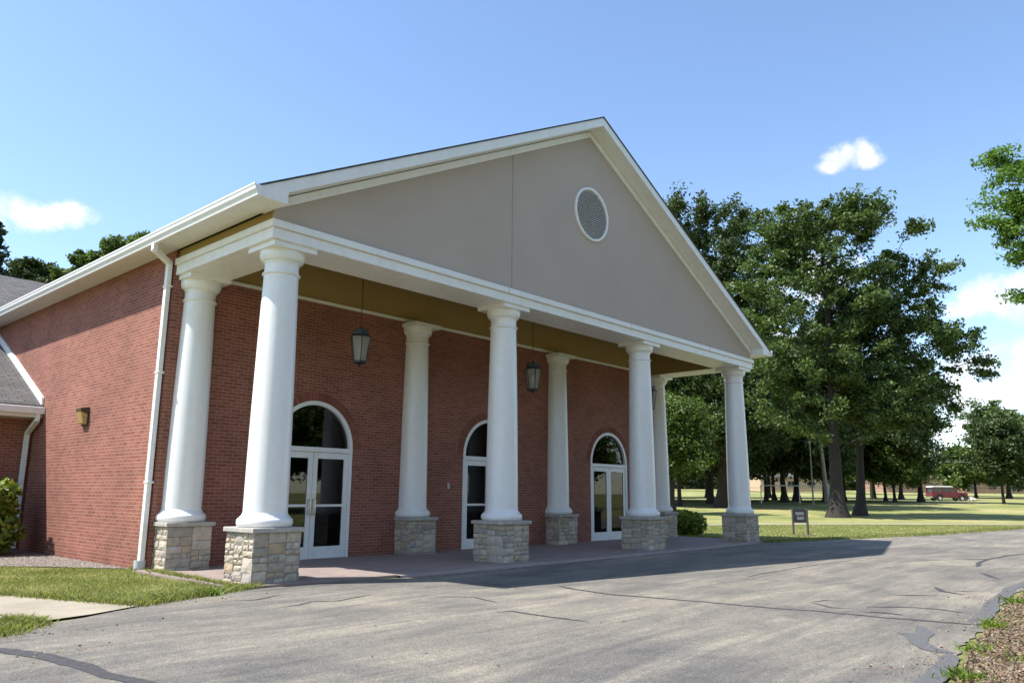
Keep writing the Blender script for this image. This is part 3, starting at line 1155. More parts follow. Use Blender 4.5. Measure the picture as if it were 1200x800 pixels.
# entrances ----------------------------------------------------------------
YF = YW + 0.03      # face of the door frames


def entrance(cx, rails=True, curtains=False):
    f = MB()
    hw = DR - 0.002
    y0, y1 = YW - 0.012, YW + 0.12
    f.box(cx - hw, cx - hw + 0.065, y0, y1, 0.0, 1.985)
    f.box(cx + hw - 0.065, cx + hw, y0, y1, 0.0, 1.985)
    f.box(cx - hw, cx + hw, y0 - 0.004, y1, 1.905, 1.99)
    # arched casing ring
    n = 40
    ro, ri = hw, hw - 0.075
    vs, fs = [], []
    for i in range(n + 1):
        a = math.pi * i / n
        for (r_, y_) in ((ro, y0), (ri, y0), (ri, y1), (ro, y1)):
            vs.append((cx + r_ * math.cos(a), y_, 1.9905 + r_ * math.sin(a)))
    for i in range(n):
        for j in range(4):
            fs.append((i * 4 + j, i * 4 + (j + 1) % 4, (i + 1) * 4 + (j + 1) % 4, (i + 1) * 4 + j))
    fs += [(0, 1, 2, 3), (n * 4 + 3, n * 4 + 2, n * 4 + 1, n * 4)]
    f.add(vs, fs)
    f.box(cx - hw, cx + hw, y0, y1, -0.005, 0.022)
    fr = f.build('entrance', M['alu'], HALL, K, bevel=0.005)
    g = MB()
    pts = [(cx + ri * math.cos(math.pi * i / n), 1.9905 + ri * math.sin(math.pi * i / n)) for i in range(n + 1)]
    g.prism(pts, 1, YW + 0.055, YW + 0.063)
    g.build('arched_window', M['glass'], fr, K, uv=False)
    for s in (-1, 1):
        xa, xb = (cx - hw + 0.068, cx - 0.004) if s < 0 else (cx + 0.004, cx + hw - 0.068)
        lf = MB()
        yl0, yl1 = YW + 0.012, YW + 0.055
        st = 0.095
        lf.box(xa, xa + st, yl0, yl1, 0.026, 1.902)
        lf.box(xb - st, xb, yl0, yl1, 0.026, 1.902)
        lf.box(xa + st, xb - st, yl0, yl1, 1.79, 1.902)
        lf.box(xa + st, xb - st, yl0, yl1, 0.026, 0.235)
        if rails:
            lf.box(xa + st, xb - st, yl0 + 0.004, yl1 - 0.004, 0.93, 0.975)
        # hinges
        hx = xa if s < 0 else xb
        for z in (0.2, 1.0, 1.72):
            lf.box(hx - 0.012, hx + 0.012, yl0 - 0.012, yl0 + 0.01, z, z + 0.11)
        lf.build('door_leaf', M['alu'], fr, K, bevel=0.004)
        gm = MB()
        if rails:
            gm.box(xa + st, xb - st, YW + 0.03, YW + 0.036, 0.235, 0.93)
            gm.box(xa + st, xb - st, YW + 0.03, YW + 0.036, 0.975, 1.79)
        else:
            gm.box(xa + st, xb - st, YW + 0.03, YW + 0.036, 0.235, 1.79)
        gm.build('door_glass', M['glass'], fr, K, uv=False)
        if rails:
            hm = MB()
            hx = xb - 0.045 if s < 0 else xa + 0.045
            z0_, z1_ = 0.80, 1.06
            hm.tube([(hx, yl0, z0_), (hx, yl0 - 0.055, z0_ + 0.005), (hx, yl0 - 0.055, z1_ - 0.005), (hx, yl0, z1_)], 0.016, 10)
            hm.box(hx - 0.028, hx + 0.028, yl0 - 0.006, yl0 - 0.0005, z0_ - 0.04, z1_ + 0.10)
            hm.build('door_handle', M['steel'], fr, K, smooth=True)
        if curtains:
            cm = MB()
            npl = 26
            pts_ = []
            for i in range(npl + 1):
                x = xa + st * 0.5 + (xb - xa - st) * 0.72 * i / npl
                pts_.append((x, YW + 0.14 + 0.02 * math.sin(i * 1.9)))
            for p, q in zip(pts_[:-1], pts_[1:]):
                cm.quad((*p, 0.05), (*q, 0.05), (*q, 1.88), (*p, 1.88))
            cm.build('curtain', M['curtain'], fr, K, smooth=True, uv=False)


entrance(DOORS[0]); entrance(DOORS[1]); entrance(DOORS[2], rails=False, curtains=True)

# brick arch courses round each opening
ba = NT('arch_brick')
_ = None
b = MB()
mb_arch = MB()
rnd = random.Random(3)
for cx in DOORS:
    n = 39
    mb_arch = MB()
    for i in range(n):
        a0 = math.pi * (i + 0.08) / n; a1 = math.pi * (i + 0.92) / n
        r0, r1 = DR + 0.003, DR + 0.165
        yy = YW - 0.006 - rnd.random() * 0.003
        P4 = [(cx + r * math.cos(a), DSP + r * math.sin(a)) for r, a in ((r0, a0), (r1, a0), (r1, a1), (r0, a1))]
        mb_arch.prism(P4, 1, yy, YW + 0.001)
    mb_arch.build('brick_arch', ba.mat, HALL, K, uv=False)
t = ba
g_ = t.N.new('ShaderNodeNewGeometry')
t.base(t.mix(0.5, t.ramp(g_.outputs['Random Per Island'], [(0, (0.185, 0.062, 0.041)), (1, (0.27, 0.10, 0.068))]), t.ramp(t.noise(40, 4, 0.7, t.pos()), [(0.3, (0.6, 0.6, 0.6)), (0.7, (1.3, 1.3, 1.3))]), 'MULTIPLY'))
t.rough(0.9)

# dim lobby behind the glass
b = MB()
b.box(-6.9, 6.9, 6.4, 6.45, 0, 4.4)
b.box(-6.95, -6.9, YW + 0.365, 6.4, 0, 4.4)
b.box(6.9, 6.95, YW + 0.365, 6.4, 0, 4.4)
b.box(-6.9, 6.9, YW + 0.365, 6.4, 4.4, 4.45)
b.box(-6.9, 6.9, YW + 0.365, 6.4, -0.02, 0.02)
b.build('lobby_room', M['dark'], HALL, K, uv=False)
# small boxes on the brick between the first two entrances
b = MB()
b.box(-1.30, -1.24, YW - 0.028, YW - 0.001, 1.28, 1.40)
b.build('wall_box', M['pvc'], HALL, K, bevel=0.005)

# portico paving with its kerb strip
sheet('portico_paving', [(-7.62 * K, -0.62), (-6.1, -0.80), (-5.1, -0.86), (-3.1, -0.86), (-0.6, -0.82), (1.65, -0.79), (5.45, -0.68), (9.2, -0.50), (9.2, YW * K - 0.002), (-7.62 * K, YW * K - 0.002)], 0.036, M['paver'], thick=0.06)
kb = MB()
kpts = [(-6.32, -0.90), (-5.1, -0.95), (-3.1, -0.95), (-0.6, -0.91), (1.65, -0.88), (5.45, -0.77), (8.3, -0.62)]
for p, q in zip(kpts[:-1], kpts[1:]):
    kb.add([(p[0], p[1] - 0.06, -0.02), (q[0], q[1] - 0.06, -0.02), (q[0], q[1] + 0.085, -0.02), (p[0], p[1] + 0.085, -0.02),
            (p[0], p[1] - 0.05, 0.040), (q[0], q[1] - 0.05, 0.040), (q[0], q[1] + 0.085, 0.040), (p[0], p[1] + 0.085, 0.040)],
           [(0, 1, 5, 4), (4, 5, 6, 7), (2, 3, 7, 6), (0, 3, 2, 1)])
tag(kb.build('kerb', M['kerb'], uv=False), kind='structure')

# ------------------------------------------------------------------ lamps
def lantern():
    root = empty('hanging_lantern')
    rod = MB()
    rod.tube([(0, 0, 0.0), (0, 0, -1.375)], 0.007, 8)
    rod.lathe([(0.045, 0), (0.045, -0.02), (0.012, -0.03)], 16)
    rod.build('rod', M['metal'], root, K, smooth=True)
    z0 = -1.385
    cap = MB()
    cap.lathe([(0.02, z0 + 0.02), (0.035, z0), (0.06, z0 - 0.02), (0.14, z0 - 0.035), (0.145, z0 - 0.13), (0.19, z0 - 0.15), (0.195, z0 - 0.17)], 6)
    cap.build('cap', M['metal'], root, K)
    fr = MB()
    zt, zb, rt, rb = z0 - 0.17, z0 - 0.60, 0.180, 0.115
    for i in range(6):
        a = 2 * math.pi * i / 6
        fr.tube([(rt * math.cos(a), rt * math.sin(a), zt), (rb * math.cos(a), rb * math.sin(a), zb)], 0.008, 6)
    fr.lathe([(0.03, zb - 0.05), (rb + 0.012, zb - 0.02), (rb + 0.014, zb + 0.012), (rb - 0.01, zb + 0.014)], 6)
    fr.lathe([(0.012, zb - 0.10), (0.02, zb - 0.075), (0.012, zb - 0.05)], 8)
    fr.build('frame', M['metal'], root, K)
    for i in range(6):
        a0, a1 = 2 * math.pi * i / 6, 2 * math.pi * (i + 1) / 6
        gm = MB()
        q = 0.985
        gm.quad((q * rb * math.cos(a0), q * rb * math.sin(a0), zb + 0.013), (q * rb * math.cos(a1), q * rb * math.sin(a1), zb + 0.013),
                (q * rt * math.cos(a1), q * rt * math.sin(a1), zt), (q * rt * math.cos(a0), q * rt * math.sin(a0), zt))
        gm.build('pane', M['lglass'], root, K, uv=False)
    bm_ = MB()
    bm_.lathe([(0.018, zb + 0.02), (0.018, zb + 0.20), (0.026, zb + 0.21), (0.024, zb + 0.27), (0.004, zb + 0.31)], 12)
    bm_.build('bulb', M['carwhite'], root, K, smooth=True)
    return root


LAN = [(-4.67, 'black iron lantern hanging in the portico bay nearest the downspout, above the first entrance'),
       (-0.06, 'black iron lantern hanging in the middle bay of the portico beside the second front column'),
       (4.62, 'black iron lantern almost hidden behind the third front column of the portico')]
l0 = lantern()
for i, (x, lab) in enumerate(LAN):
    o = l0 if i == 0 else copy_tree(l0)
    o.location = (x * K, 1.2 * K, 5.391 * K)
    tag(o, lab, 'lantern', 'lanterns hanging in the portico')

wl = empty('wall_lamp', ((-XW - 0.0) * K, 5.62 * K, 2.50 * K))
tag(wl, 'small bronze wall light with an amber lens on the sunlit brick side wall', 'wall light')
b = MB()
b.box(-0.03, -0.002, -0.13, 0.13, -0.17, 0.17)
b.add([(-0.03, -0.13, 0.05), (-0.03, 0.13, 0.05), (-0.03, 0.13, 0.17), (-0.03, -0.13, 0.17), (-0.15, -0.12, 0.09), (-0.15, 0.12, 0.09), (-0.15, 0.12, 0.15), (-0.15, -0.12, 0.15)],
      [(0, 1, 5, 4), (4, 5, 6, 7), (3, 2, 6, 7), (0, 4, 7, 3), (1, 2, 6, 5)])
b.build('housing', M['bronze'], wl, K, bevel=0.006)
b = MB()
b.add([(-0.031, -0.12, -0.14), (-0.031, 0.12, -0.14), (-0.031, 0.12, 0.05), (-0.031, -0.12, 0.05), (-0.09, -0.11, -0.12), (-0.09, 0.11, -0.12), (-0.145, 0.11, 0.088), (-0.145, -0.11, 0.088)],
      [(0, 1, 5, 4), (4, 5, 6, 7), (3, 2, 6, 7), (0, 4, 7, 3), (1, 2, 6, 5)])
b.build('lens', M['amber'], wl, K, bevel=0.004)


# ------------------------------------------------------------------ vegetation
def quads_mesh(name, cent, size, rng, mat, up_bias=0.35, aspect=1.7, smooth=False):
    """thousands of small leaf faces with random tilt"""
    n = len(cent)
    nrm = rng.normal(size=(n, 3)); nrm[:, 2] = np.abs(nrm[:, 2]) * 0.9 + up_bias * 0.7
    nrm /= np.linalg.norm(nrm, axis=1)[:, None]
    t = rng.normal(size=(n, 3))
    a = np.cross(nrm, t); a /= np.linalg.norm(a, axis=1)[:, None]
    b = np.cross(nrm, a)
    s = size * rng.uniform(0.55, 1.3, size=(n, 1))
    if np.ndim(size):
        s = np.asarray(size)[:, None] * rng.uniform(0.55, 1.3, size=(n, 1))
    v = np.stack([cent + a * s * 0.5 * aspect, cent + b * s * 0.5 + a * s * 0.12, cent - a * s * 0.5 * aspect, cent - b * s * 0.5 + a * s * 0.12], axis=1).reshape(-1, 3)
    return raw_mesh(name, v, 4, mat)


def raw_mesh(name, v, k, mat):
    n = len(v) // k
    me = bpy.data.meshes.new(name)
    me.vertices.add(len(v)); me.vertices.foreach_set('co', np.ascontiguousarray(v, dtype=np.float32).ravel())
    me.loops.add(len(v)); me.loops.foreach_set('vertex_index', np.arange(len(v), dtype=np.int32))
    me.polygons.add(n); me.polygons.foreach_set('loop_start', np.arange(0, len(v), k, dtype=np.int32))
    me.materials.append(mat)
    me.update(calc_edges=True)
    return me


def sample_blobs(blobs, n, rng, inner=0.45):
    w = np.array([(b[3] * b[4] * b[5]) ** (2 / 3) for b in blobs]); w /= w.sum()
    idx = rng.choice(len(blobs), n, p=w)
    d = rng.normal(size=(n, 3)); d /= np.linalg.norm(d, axis=1)[:, None]
    r = rng.uniform(inner, 1.08, size=(n, 1)) ** 0.7
    B = np.array(blobs)[idx]
    return B[:, :3] + d * r * B[:, 3:6]


def tree_parts(seed, trunk, blobs, n_clumps, per, leaf, cr, flat=0.65, droop=0.0, inner=0.4, aspect=1.7, maxr=0.5):
    """trunk: [(x,y,z,r)], local. Returns a branch MB and an array of leaf centres."""
    rng = np.random.default_rng(seed)
    cl = sample_blobs(blobs, n_clumps, rng, inner)
    nodes = []; parent = []; fixr = []
    for i, (x, y, z, r) in enumerate(trunk):
        nodes.append((x, y, z)); parent.append(i - 1); fixr.append(r)
    first_branch = max(1, int(len(trunk) * 0.3))
    n_tr = len(trunk)
    tr = np.array(nodes)
    order = np.argsort([np.min(np.linalg.norm(tr - c, axis=1)) for c in cl])
    P = np.zeros((n_tr + n_clumps * 3, 3)); P[:n_tr] = tr
    cnt = n_tr
    ends = []
    for ci in order:
        c = cl[ci]
        cand = P[first_branch:cnt]
        d = np.linalg.norm(cand - c, axis=1) + 0.9 * np.maximum(0, cand[:, 2] - c[2] + 0.25 * np.linalg.norm(cand[:, :2] - c[:2], axis=1))
        j = int(np.argmin(d)) + first_branch
        p0 = P[j]
        v = c - p0
        l = np.linalg.norm(v)
        prev = j
        for s in (0.36, 0.7, 1.0):
            q = p0 + v * s + rng.normal(size=3) * 0.05 * l * (s < 1)
            q[2] += 0.10 * l * math.sin(math.pi * s)
            P[cnt] = q
            parent.append(prev); fixr.append(None); prev = cnt
            cnt += 1
        ends.append(prev)
    w = np.zeros(cnt)
    for e in ends:
        k = e
        while k >= 0:
            w[k] += 1; k = parent[k]
    b = MB()
    b.tube([t_[:3] for t_ in trunk], [t_[3] for t_ in trunk], 14)
    rad = lambda k: fixr[k] * 0.8 if fixr[k] is not None else min(maxr, leaf * 0.06 * math.sqrt(w[k]) + 0.008)
    for k in range(n_tr, cnt):
        p = parent[k]
        rp = min(rad(p), rad(k) * 1.5)
        b.tube([P[p], P[k]], [rp, rad(k)], 5, cap=False)
    rs = cr * rng.uniform(0.45, 1.5, size=(n_clumps, 1))
    N = n_clumps * per
    # sprays: each clump is drawn out along its own twig
    att = np.array([P[parent[parent[parent[e]]]] for e in ends])
    oc = cl[order]
    dr = oc - att
    dr /= np.linalg.norm(dr, axis=1)[:, None] + 1e-6
    dr = dr + rng.normal(size=dr.shape) * 0.55
    dr /= np.linalg.norm(dr, axis=1)[:, None]
    off = rng.normal(size=(n_clumps, per, 3)) * 0.36
    off += dr[:, None, :] * (rng.normal(size=(n_clumps, per, 1)) * 0.75 + 0.1)
    off = np.clip(off, -1.25, 1.25) * rs[:, None, :]
    off[:, :, 2] *= flat
    if droop:
        off[:, :, 2] -= droop * (off[:, :, 0] ** 2 + off[:, :, 1] ** 2)
    L = (oc[:, None, :] + off).reshape(-1, 3)
    keep = rng.random(N) < 0.95
    return b, L[keep], rng


def make_tree(name, loc, seed, trunk, blobs, n_clumps, per, leaf, cr, leafmat, barkmat, label, cat='tree', group=None, **kw):
    root = empty(name, loc)
    tag(root, label, cat, group)
    b, L, rng = tree_parts(seed, trunk, blobs, n_clumps, per, leaf, cr, **kw)
    b.build('trunk', barkmat, root, smooth=True, uv=False, fixn=False, angle=80)
    me = quads_mesh('crown', L, leaf, rng, leafmat, aspect=kw.get('aspect', 1.7))
    link_mesh('crown', me, root)
    return root


def at_z(x, y):
    return (x, y, float(H(x, y)) - 0.02)


def flared(h, r, lean=(0, 0), n=8, seed=0, top=0.25):
    rnd = random.Random(seed)
    o = []
    for i in range(n + 1):
        t_ = i / n
        z = h * t_ ** 1.25
        rr = r * (1 - (1 - top) * t_) * (1 + 0.75 * math.exp(-z / (r * 1.3)))
        o.append((lean[0] * t_ + rnd.gauss(0, 0.02 * h * t_ * 0.4), lean[1] * t_ + rnd.gauss(0, 0.02 * h * t_ * 0.4), z, rr))
    return o


def rel(blobs, base, depth=1.0):
    """crown lobes as lobes round the tree's base, each as deep as it is wide"""
    return [(x - base[0], y - base[1], z - base[2], rx, max(rx, ry) * depth, ry) for x, y, z, rx, ry in blobs]


# the great oak in front of the grove
OB = [(40.91, 8.29, 19.49, 4.21, 3.71), (42.71, 6.3, 21.64, 2.53, 1.69), (39.48, 9.87, 20.93, 2.53, 2.25), (40.21, 9.07, 13.35, 5.17, 4.77), (44.07, 4.8, 15.63, 3.48, 3.37), (46.49, 2.13, 17.47, 1.8, 0.9),
      (45.33, 3.4, 12.47, 2.81, 2.25), (47.54, 0.96, 11.56, 2.02, 1.01), (46.45, 2.17, 9.38, 0.79, 1.46), (39.78, 9.54, 8.38, 4.21, 3.37), (43.23, 5.72, 8.24, 3.37, 2.92), (38.34, 11.13, 18.8, 1.8, 2.02),
      (48.12, 0.33, 10.95, 1.35, 0.79), (48.56, -0.16, 10.21, 0.67, 0.45), (46.05, 2.61, 7.67, 0.51, 0.9), (45.22, 3.53, 10.6, 1.69, 1.35), (47.2, 1.35, 12.5, 1.24, 0.79), (37.18, 12.41, 15.87, 1.24, 1.69), (45.04, 3.72, 21.4, 1.24, 1.12)]
base = at_z(40.68, 8.55)
make_tree('oak_tree', base, 11, flared(19, 0.50, (0.1, -0.2), 10, 3, 0.2), rel(OB, base), 430, 270, 0.15, 0.78, M['oak'], M['bark'],
          'tallest oak with the thickest trunk, one limb reaching out low to the right', inner=0.35)
OB2 = [(47.39, 23.48, 26.67, 3.22, 2.86), (50.05, 20.54, 25.18, 3.57, 3.57), (51.8, 18.61, 21.04, 4.29, 5.0), (48.82, 21.91, 19.37, 5.0, 5.0), (52.33, 18.02, 13.78, 5.0, 5.0), (48.08, 22.72, 11.37, 4.29, 4.29), (50.58, 19.96, 8.3, 5.0, 3.57)]
base = at_z(49.5, 21.6)
make_tree('oak_tree', base, 12, flared(25, 0.55, (0.2, -0.3), 10, 4, 0.2), rel(OB2, base), 420, 210, 0.19, 0.95, M['oakdark'], M['bark'],
          'tall dark oak rising just behind the right slope of the gable', inner=0.35)
base = at_z(45.11, 8.54)
make_tree('oak_tree', base, 13, flared(15, 0.35, (0.4, -0.6), 9, 5, 0.25), [(0.4, -0.3, 11.5, 3.6, 3.6, 3.6), (1.6, -2.0, 8.2, 3.2, 3.2, 2.2), (0.5, -0.6, 15.5, 3.0, 3.0, 2.4), (-1.5, 1.6, 8.8, 2.6, 2.6, 1.8)], 150, 420, 0.15, 1.1, M['oakdark'], M['bark'],
          'dark oak with a thinner trunk close on the right of the tallest oak', inner=0.3)

# grove: three shared builds copied among the trees behind the oaks
def grove_proto(seed, mat, h, cw, name, rtr):
    root = empty(name, (0, 0, 0))
    rnd = random.Random(seed)
    bl = [(0, 0, h * 0.66, cw, cw, h * 0.26), (cw * 0.45, cw * 0.2, h * 0.42, cw * 0.8, cw * 0.8, h * 0.17), (-cw * 0.5, -cw * 0.1, h * 0.40, cw * 0.75, cw * 0.75, h * 0.16),
          (0.1 * cw, -cw * 0.5, h * 0.36, cw * 0.75, cw * 0.75, h * 0.14), (0, cw * 0.2, h * 0.86, cw * 0.6, cw * 0.6, h * 0.14)]
    b, L, rng = tree_parts(seed, flared(h * 0.8, rtr, (0.2, 0.1), 9, seed, 0.2), bl, 240, 150, 0.24, 1.2, inner=0.25)
    b.build('trunk', M['bark'], root, smooth=True, uv=False, fixn=False, angle=80)
    link_mesh('crown', quads_mesh('crown', L, 0.24, rng, mat), root)
    return root


protos = [grove_proto(21, M['oakdark'], 17, 4.6, 'grove_tree', 0.30), grove_proto(22, M['oak'], 14, 3.9, 'grove_tree', 0.20), grove_proto(23, M['maple'], 12, 4.2, 'grove_tree', 0.24)]
# x, y, scale, build, label
GROVE = [
    (55.6, 26.1, 1.05, 0, 'dark grove tree with a stout trunk midway between the last back and last front columns'),
    (58.4, 26.4, 0.95, 0, 'dark grove tree whose trunk is seen just left of the last front column'),
    (66.5, 23.3, 1.05, 0, 'grove tree with a stout trunk, first to the right of the last front column'),
    (71.0, 23.8, 1.1, 0, 'grove tree whose trunk stands just above the dark sign on the lawn'),
    (62.0, 27.4, 1.0, 1, 'slim grove tree hidden partly by the last front column'),
    (66.0, 28.5, 1.0, 1, 'slim grove tree just right of the last front column shaft, far back'),
    (72.5, 30.5, 1.1, 1, 'slim grove tree standing far back beyond the white pipe rail on its left'),
    (77.0, 29.0, 1.1, 1, 'slim grove tree standing far back behind the pale rail, left of the light pole'),
    (58.0, 33.5, 1.0, 1, 'slim grove tree far back between the last back column and the stout dark trunk'),
    (62.5, 35.5, 1.1, 2, 'leafy maple far back between the two right hand portico columns'),
    (78.1, 15.7, 0.72, 2, 'small maple with a thin trunk right of the twin oaks'),
    (107.5, 23.4, 1.0, 0, 'dark tree left of the maroon truck with its trunk in the shade'),
    (84.0, 24.0, 1.0, 0, 'dark grove tree behind the trunk of the tallest oak'),
    (90.0, 27.5, 0.9, 1, 'slim tree seen between the twin oak trunks far back'),
    (52.0, 31.0, 0.9, 2, 'leafy maple beside the last back column, its trunk shaded'),
    (104.0, 26.0, 0.9, 2, 'rounded maple in the far row behind the small maple'),
    (110.0, 34.0, 1.0, 1, 'distant slim tree in the far row behind the light pole'),
    (100.0, 40.0, 1.05, 0, 'distant dark tree in the far row behind the pale leaning trunk'),
    (92.0, 46.0, 1.1, 2, 'distant maple in the far row right of the last front column'),
    (82.0, 52.0, 1.1, 0, 'distant dark tree in the far row behind the last front column'),
    (70.5, 20.6, 0.9, 1, 'slim grove tree whose trunk rises between the light pole and the pale leaning trunk'),
    (68.5, 26.2, 0.95, 1, 'slim grove tree in front of the tan house, between two stouter trunks'),
    (80.0, 21.8, 1.0, 1, 'slim dark grove tree just left of the tallest oak trunk, beyond the pale leaning trunk'),
    (86.5, 19.2, 0.9, 1, 'slim grove tree far back just right of the twin oak trunks'),
    (48.5, 25.5, 1.0, 1, 'slim grove tree on the near side of the grove beside the last back column'),
    (74.0, 50.0, 1.0, 1, 'distant slim tree in the far row left of the last front column'),
]
gi = {}
rnd = random.Random(77)
for (x, y, s, k, lab) in GROVE:
    if k not in gi:
        o = protos[k]; gi[k] = 1
    else:
        o = copy_tree(protos[k])
    o.location = at_z(x, y); o.rotation_euler = (0, 0, rnd.uniform(0, 6.28)); o.scale = (s, s, s * rnd.uniform(0.94, 1.06))
    tag(o, lab, 'tree', 'trees of the grove behind the oaks')

# pale trunk leaning at the left of the big oak, and a pale one further right
base = at_z(65.6, 18.44)
make_tree('sycamore_tree', base, 31, [(0, 0, 0, 0.30), (-0.05, 0.05, 1.2, 0.23), (-0.2, 0.2, 5, 0.2), (-0.45, 0.4, 9, 0.17), (-0.6, 0.6, 13, 0.1)], [(-0.6, 0.5, 13.5, 3.2, 3.2, 2.8), (-0.2, 0.3, 10.5, 2.6, 2.6, 1.6)], 80, 260, 0.2, 1.2, M['oak'], M['barkpale'],
          'tree with a pale smooth slightly leaning trunk left of the tallest oak')
base = at_z(106.8, 27.0)
make_tree('birch_tree', base, 32, [(0, 0, 0, 0.46), (0, 0.05, 1.5, 0.38), (0.1, 0, 5, 0.3), (0.1, 0, 10, 0.2), (0, 0, 13, 0.1)], [(0, 0, 12, 4, 4, 3.0), (0.4, 0.2, 8.5, 3.6, 3.6, 1.9)], 90, 200, 0.25, 1.4, M['oakdark'], M['barkpale'],
          'tree with a pale grey trunk right of the twin oaks')

base = at_z(36.0, 18.8)
make_tree('maple_tree', base, 37, flared(7, 0.26, (0.2, 0), 8, 19), [(0.2, 0, 6.2, 2.4, 2.4, 2.4), (-0.6, 1.0, 4.3, 1.9, 1.9, 1.5), (0.9, -0.9, 4.4, 1.7, 1.7, 1.4)], 110, 330, 0.14, 0.85, M['maple'], M['bark'],
          'bright leafy maple with a short dark trunk just right of the last back column', inner=0.3)
# far wood closing the view: one distant mass
rng = np.random.default_rng(404)
wb = []
for i in range(150):
    lat = rng.uniform(20, 190); dd = rng.uniform(222, 262)
    x = CX + dd * FHX + lat * FHY; y = CY + dd * FHY - lat * FHX
    hh = rng.uniform(5, 10) * (1.25 if lat < 110 else 0.9)
    wb.append((x, y, 3.2 + hh * 0.55, rng.uniform(3.5, 6), rng.uniform(3.5, 6), hh * 0.75))
tag(link_mesh('distant_wood', quads_mesh('distant_wood', sample_blobs(wb, 60000, rng, 0.6), 0.95, rng, M['oakdark'])), kind='stuff')

# middle right trees
MB_ = [(78.5, 15.94, 9.24, 5.39, 4.04), (81.54, 12.59, 11.21, 2.52, 3.06), (79.62, 14.7, 6.38, 4.49, 2.25)]
base = at_z(82.5, 14.2)
make_tree('maple_tree', base, 33, flared(10, 0.3, (0, 0), 8, 9), rel(MB_, base, 0.8), 170, 280, 0.22, 1.2, M['oakdark'], M['bark'], 'broad dark maple hanging low to the left of the maroon truck', inner=0.3)
R1 = [(134.78, 16.36, 13.54, 3.58, 3.45), (137.45, 13.4, 11.02, 3.72, 4.65), (136.12, 14.88, 7.09, 4.51, 3.19)]
base = at_z(136.2, 15.0)
make_tree('maple_tree', base, 34, flared(12, 0.35, (0, 0), 8, 10), rel(R1, base), 130, 260, 0.30, 1.4, M['oak'], M['bark'], 'tall rounded maple standing behind the houses at the right edge', inner=0.3)
base = at_z(132.4, 19.0)
make_tree('maple_tree', base, 35, flared(6, 0.25, (0, 0), 8, 11), [(0, 0, 5.2, 4.5, 4.5, 2.9), (-2.4, 2.2, 3.6, 2.6, 2.6, 1.9)], 100, 240, 0.30, 1.4, M['maple'], M['bark'], 'low bright green maple behind the maroon truck', inner=0.3)
base = at_z(82.3, 6.1)
make_tree('maple_tree', base, 36, [(0, 0, 0, 0.2), (0, 0, 0.6, 0.14), (0, 0, 3, 0.12), (0.05, 0, 6.5, 0.05)], [(-0.2, 0.2, 5.5, 2.2, 2.2, 2.9), (1.1, -1.4, 4.9, 1.9, 1.9, 2.9), (0.2, -0.3, 7.8, 1.5, 1.5, 1.5)], 110, 260, 0.19, 0.95, M['oakdark'], M['bark'],
          'small dark young maple on the lawn in front of the house at the right edge', inner=0.3)

# locust at the right edge: only its drooping branch ends reach into the photograph
base = (16.2, -11.6, 0.0)
LB = [(11.14, -8.0, 10.2, 1.0, 1.0), (10.75, -7.55, 10.05, 0.7, 0.28), (11.89, -8.83, 11.0, 1.1, 1.2), (11.58, -8.48, 8.7, 0.75, 0.9), (12.26, -9.24, 9.6, 1.3, 1.7), (13.6, -10.2, 10.6, 2.2, 2.4), (16.0, -12.4, 12.0, 3.4, 2.8), (18.0, -14, 10.2, 2.8, 2.4), (10.42, -7.2, 9.94, 0.45, 0.22), (10.65, -7.45, 9.54, 0.54, 0.27), (11.04, -7.89, 11.39, 0.58, 0.54), (10.9, -7.73, 8.43, 0.49, 0.4), (11.06, -7.91, 7.26, 0.22, 0.22), (10.21, -6.97, 9.43, 0.27, 0.16), (11.3, -8.2, 9.3, 0.8, 0.55), (11.0, -7.9, 10.75, 0.5, 0.3), (11.5, -8.4, 7.7, 0.55, 0.45)]
make_tree('locust_tree', base, 41, flared(9.5, 0.24, (-0.6, 0.5), 9, 12), rel(LB, base), 400, 330, 0.062, 0.42, M['locust'], M['bark'],
          'locust tree off the right edge with feathery bright green branch ends against the sky', inner=0.25, flat=0.5, droop=0.25, aspect=2.0)

# trees behind the building at the left
def conifer(name, loc, h, w, seed, label):
    root = empty(name, loc)
    tag(root, label, 'tree')
    rng = np.random.default_rng(seed)
    b = MB()
    b.tube([(0, 0, 0), (0, 0, h * 0.5), (0, 0, h)], [0.28, 0.16, 0.02], 8)
    pts = []
    nz_ = 34
    for i in range(nz_):
        t_ = i / nz_
        z = h * (0.12 + 0.87 * t_)
        r = w * (1 - t_) ** 0.85 + 0.12
        for k in range(6):
            a = rng.uniform(0, 6.28)
            rr = r * rng.uniform(0.7, 1.1)
            d = np.array([math.cos(a), math.sin(a)])
            e = (d[0] * rr, d[1] * rr, z - 0.18 * rr)
            b.tube([(0, 0, z), (d[0] * rr * 0.5, d[1] * rr * 0.5, z - 0.16 * rr), e], [0.04, 0.025, 0.008], 4, cap=False)
            n = int(60 * rr / w) + 14
            s = rng.uniform(0.1, 1, size=n)
            q = np.stack([d[0] * rr * s, d[1] * rr * s, z - 0.30 * rr * s + 0.12 * rr * s * s], 1) + rng.normal(size=(n, 3)) * np.array([0.14, 0.14, 0.09])
            pts.append(q)
    b.build('trunk', M['bark'], root, uv=False, fixn=False)
    L = np.concatenate(pts)
    link_mesh('crown', quads_mesh('crown', L, 0.26, rng, M['spruce'], 0.1, 2.2), root)
    return root


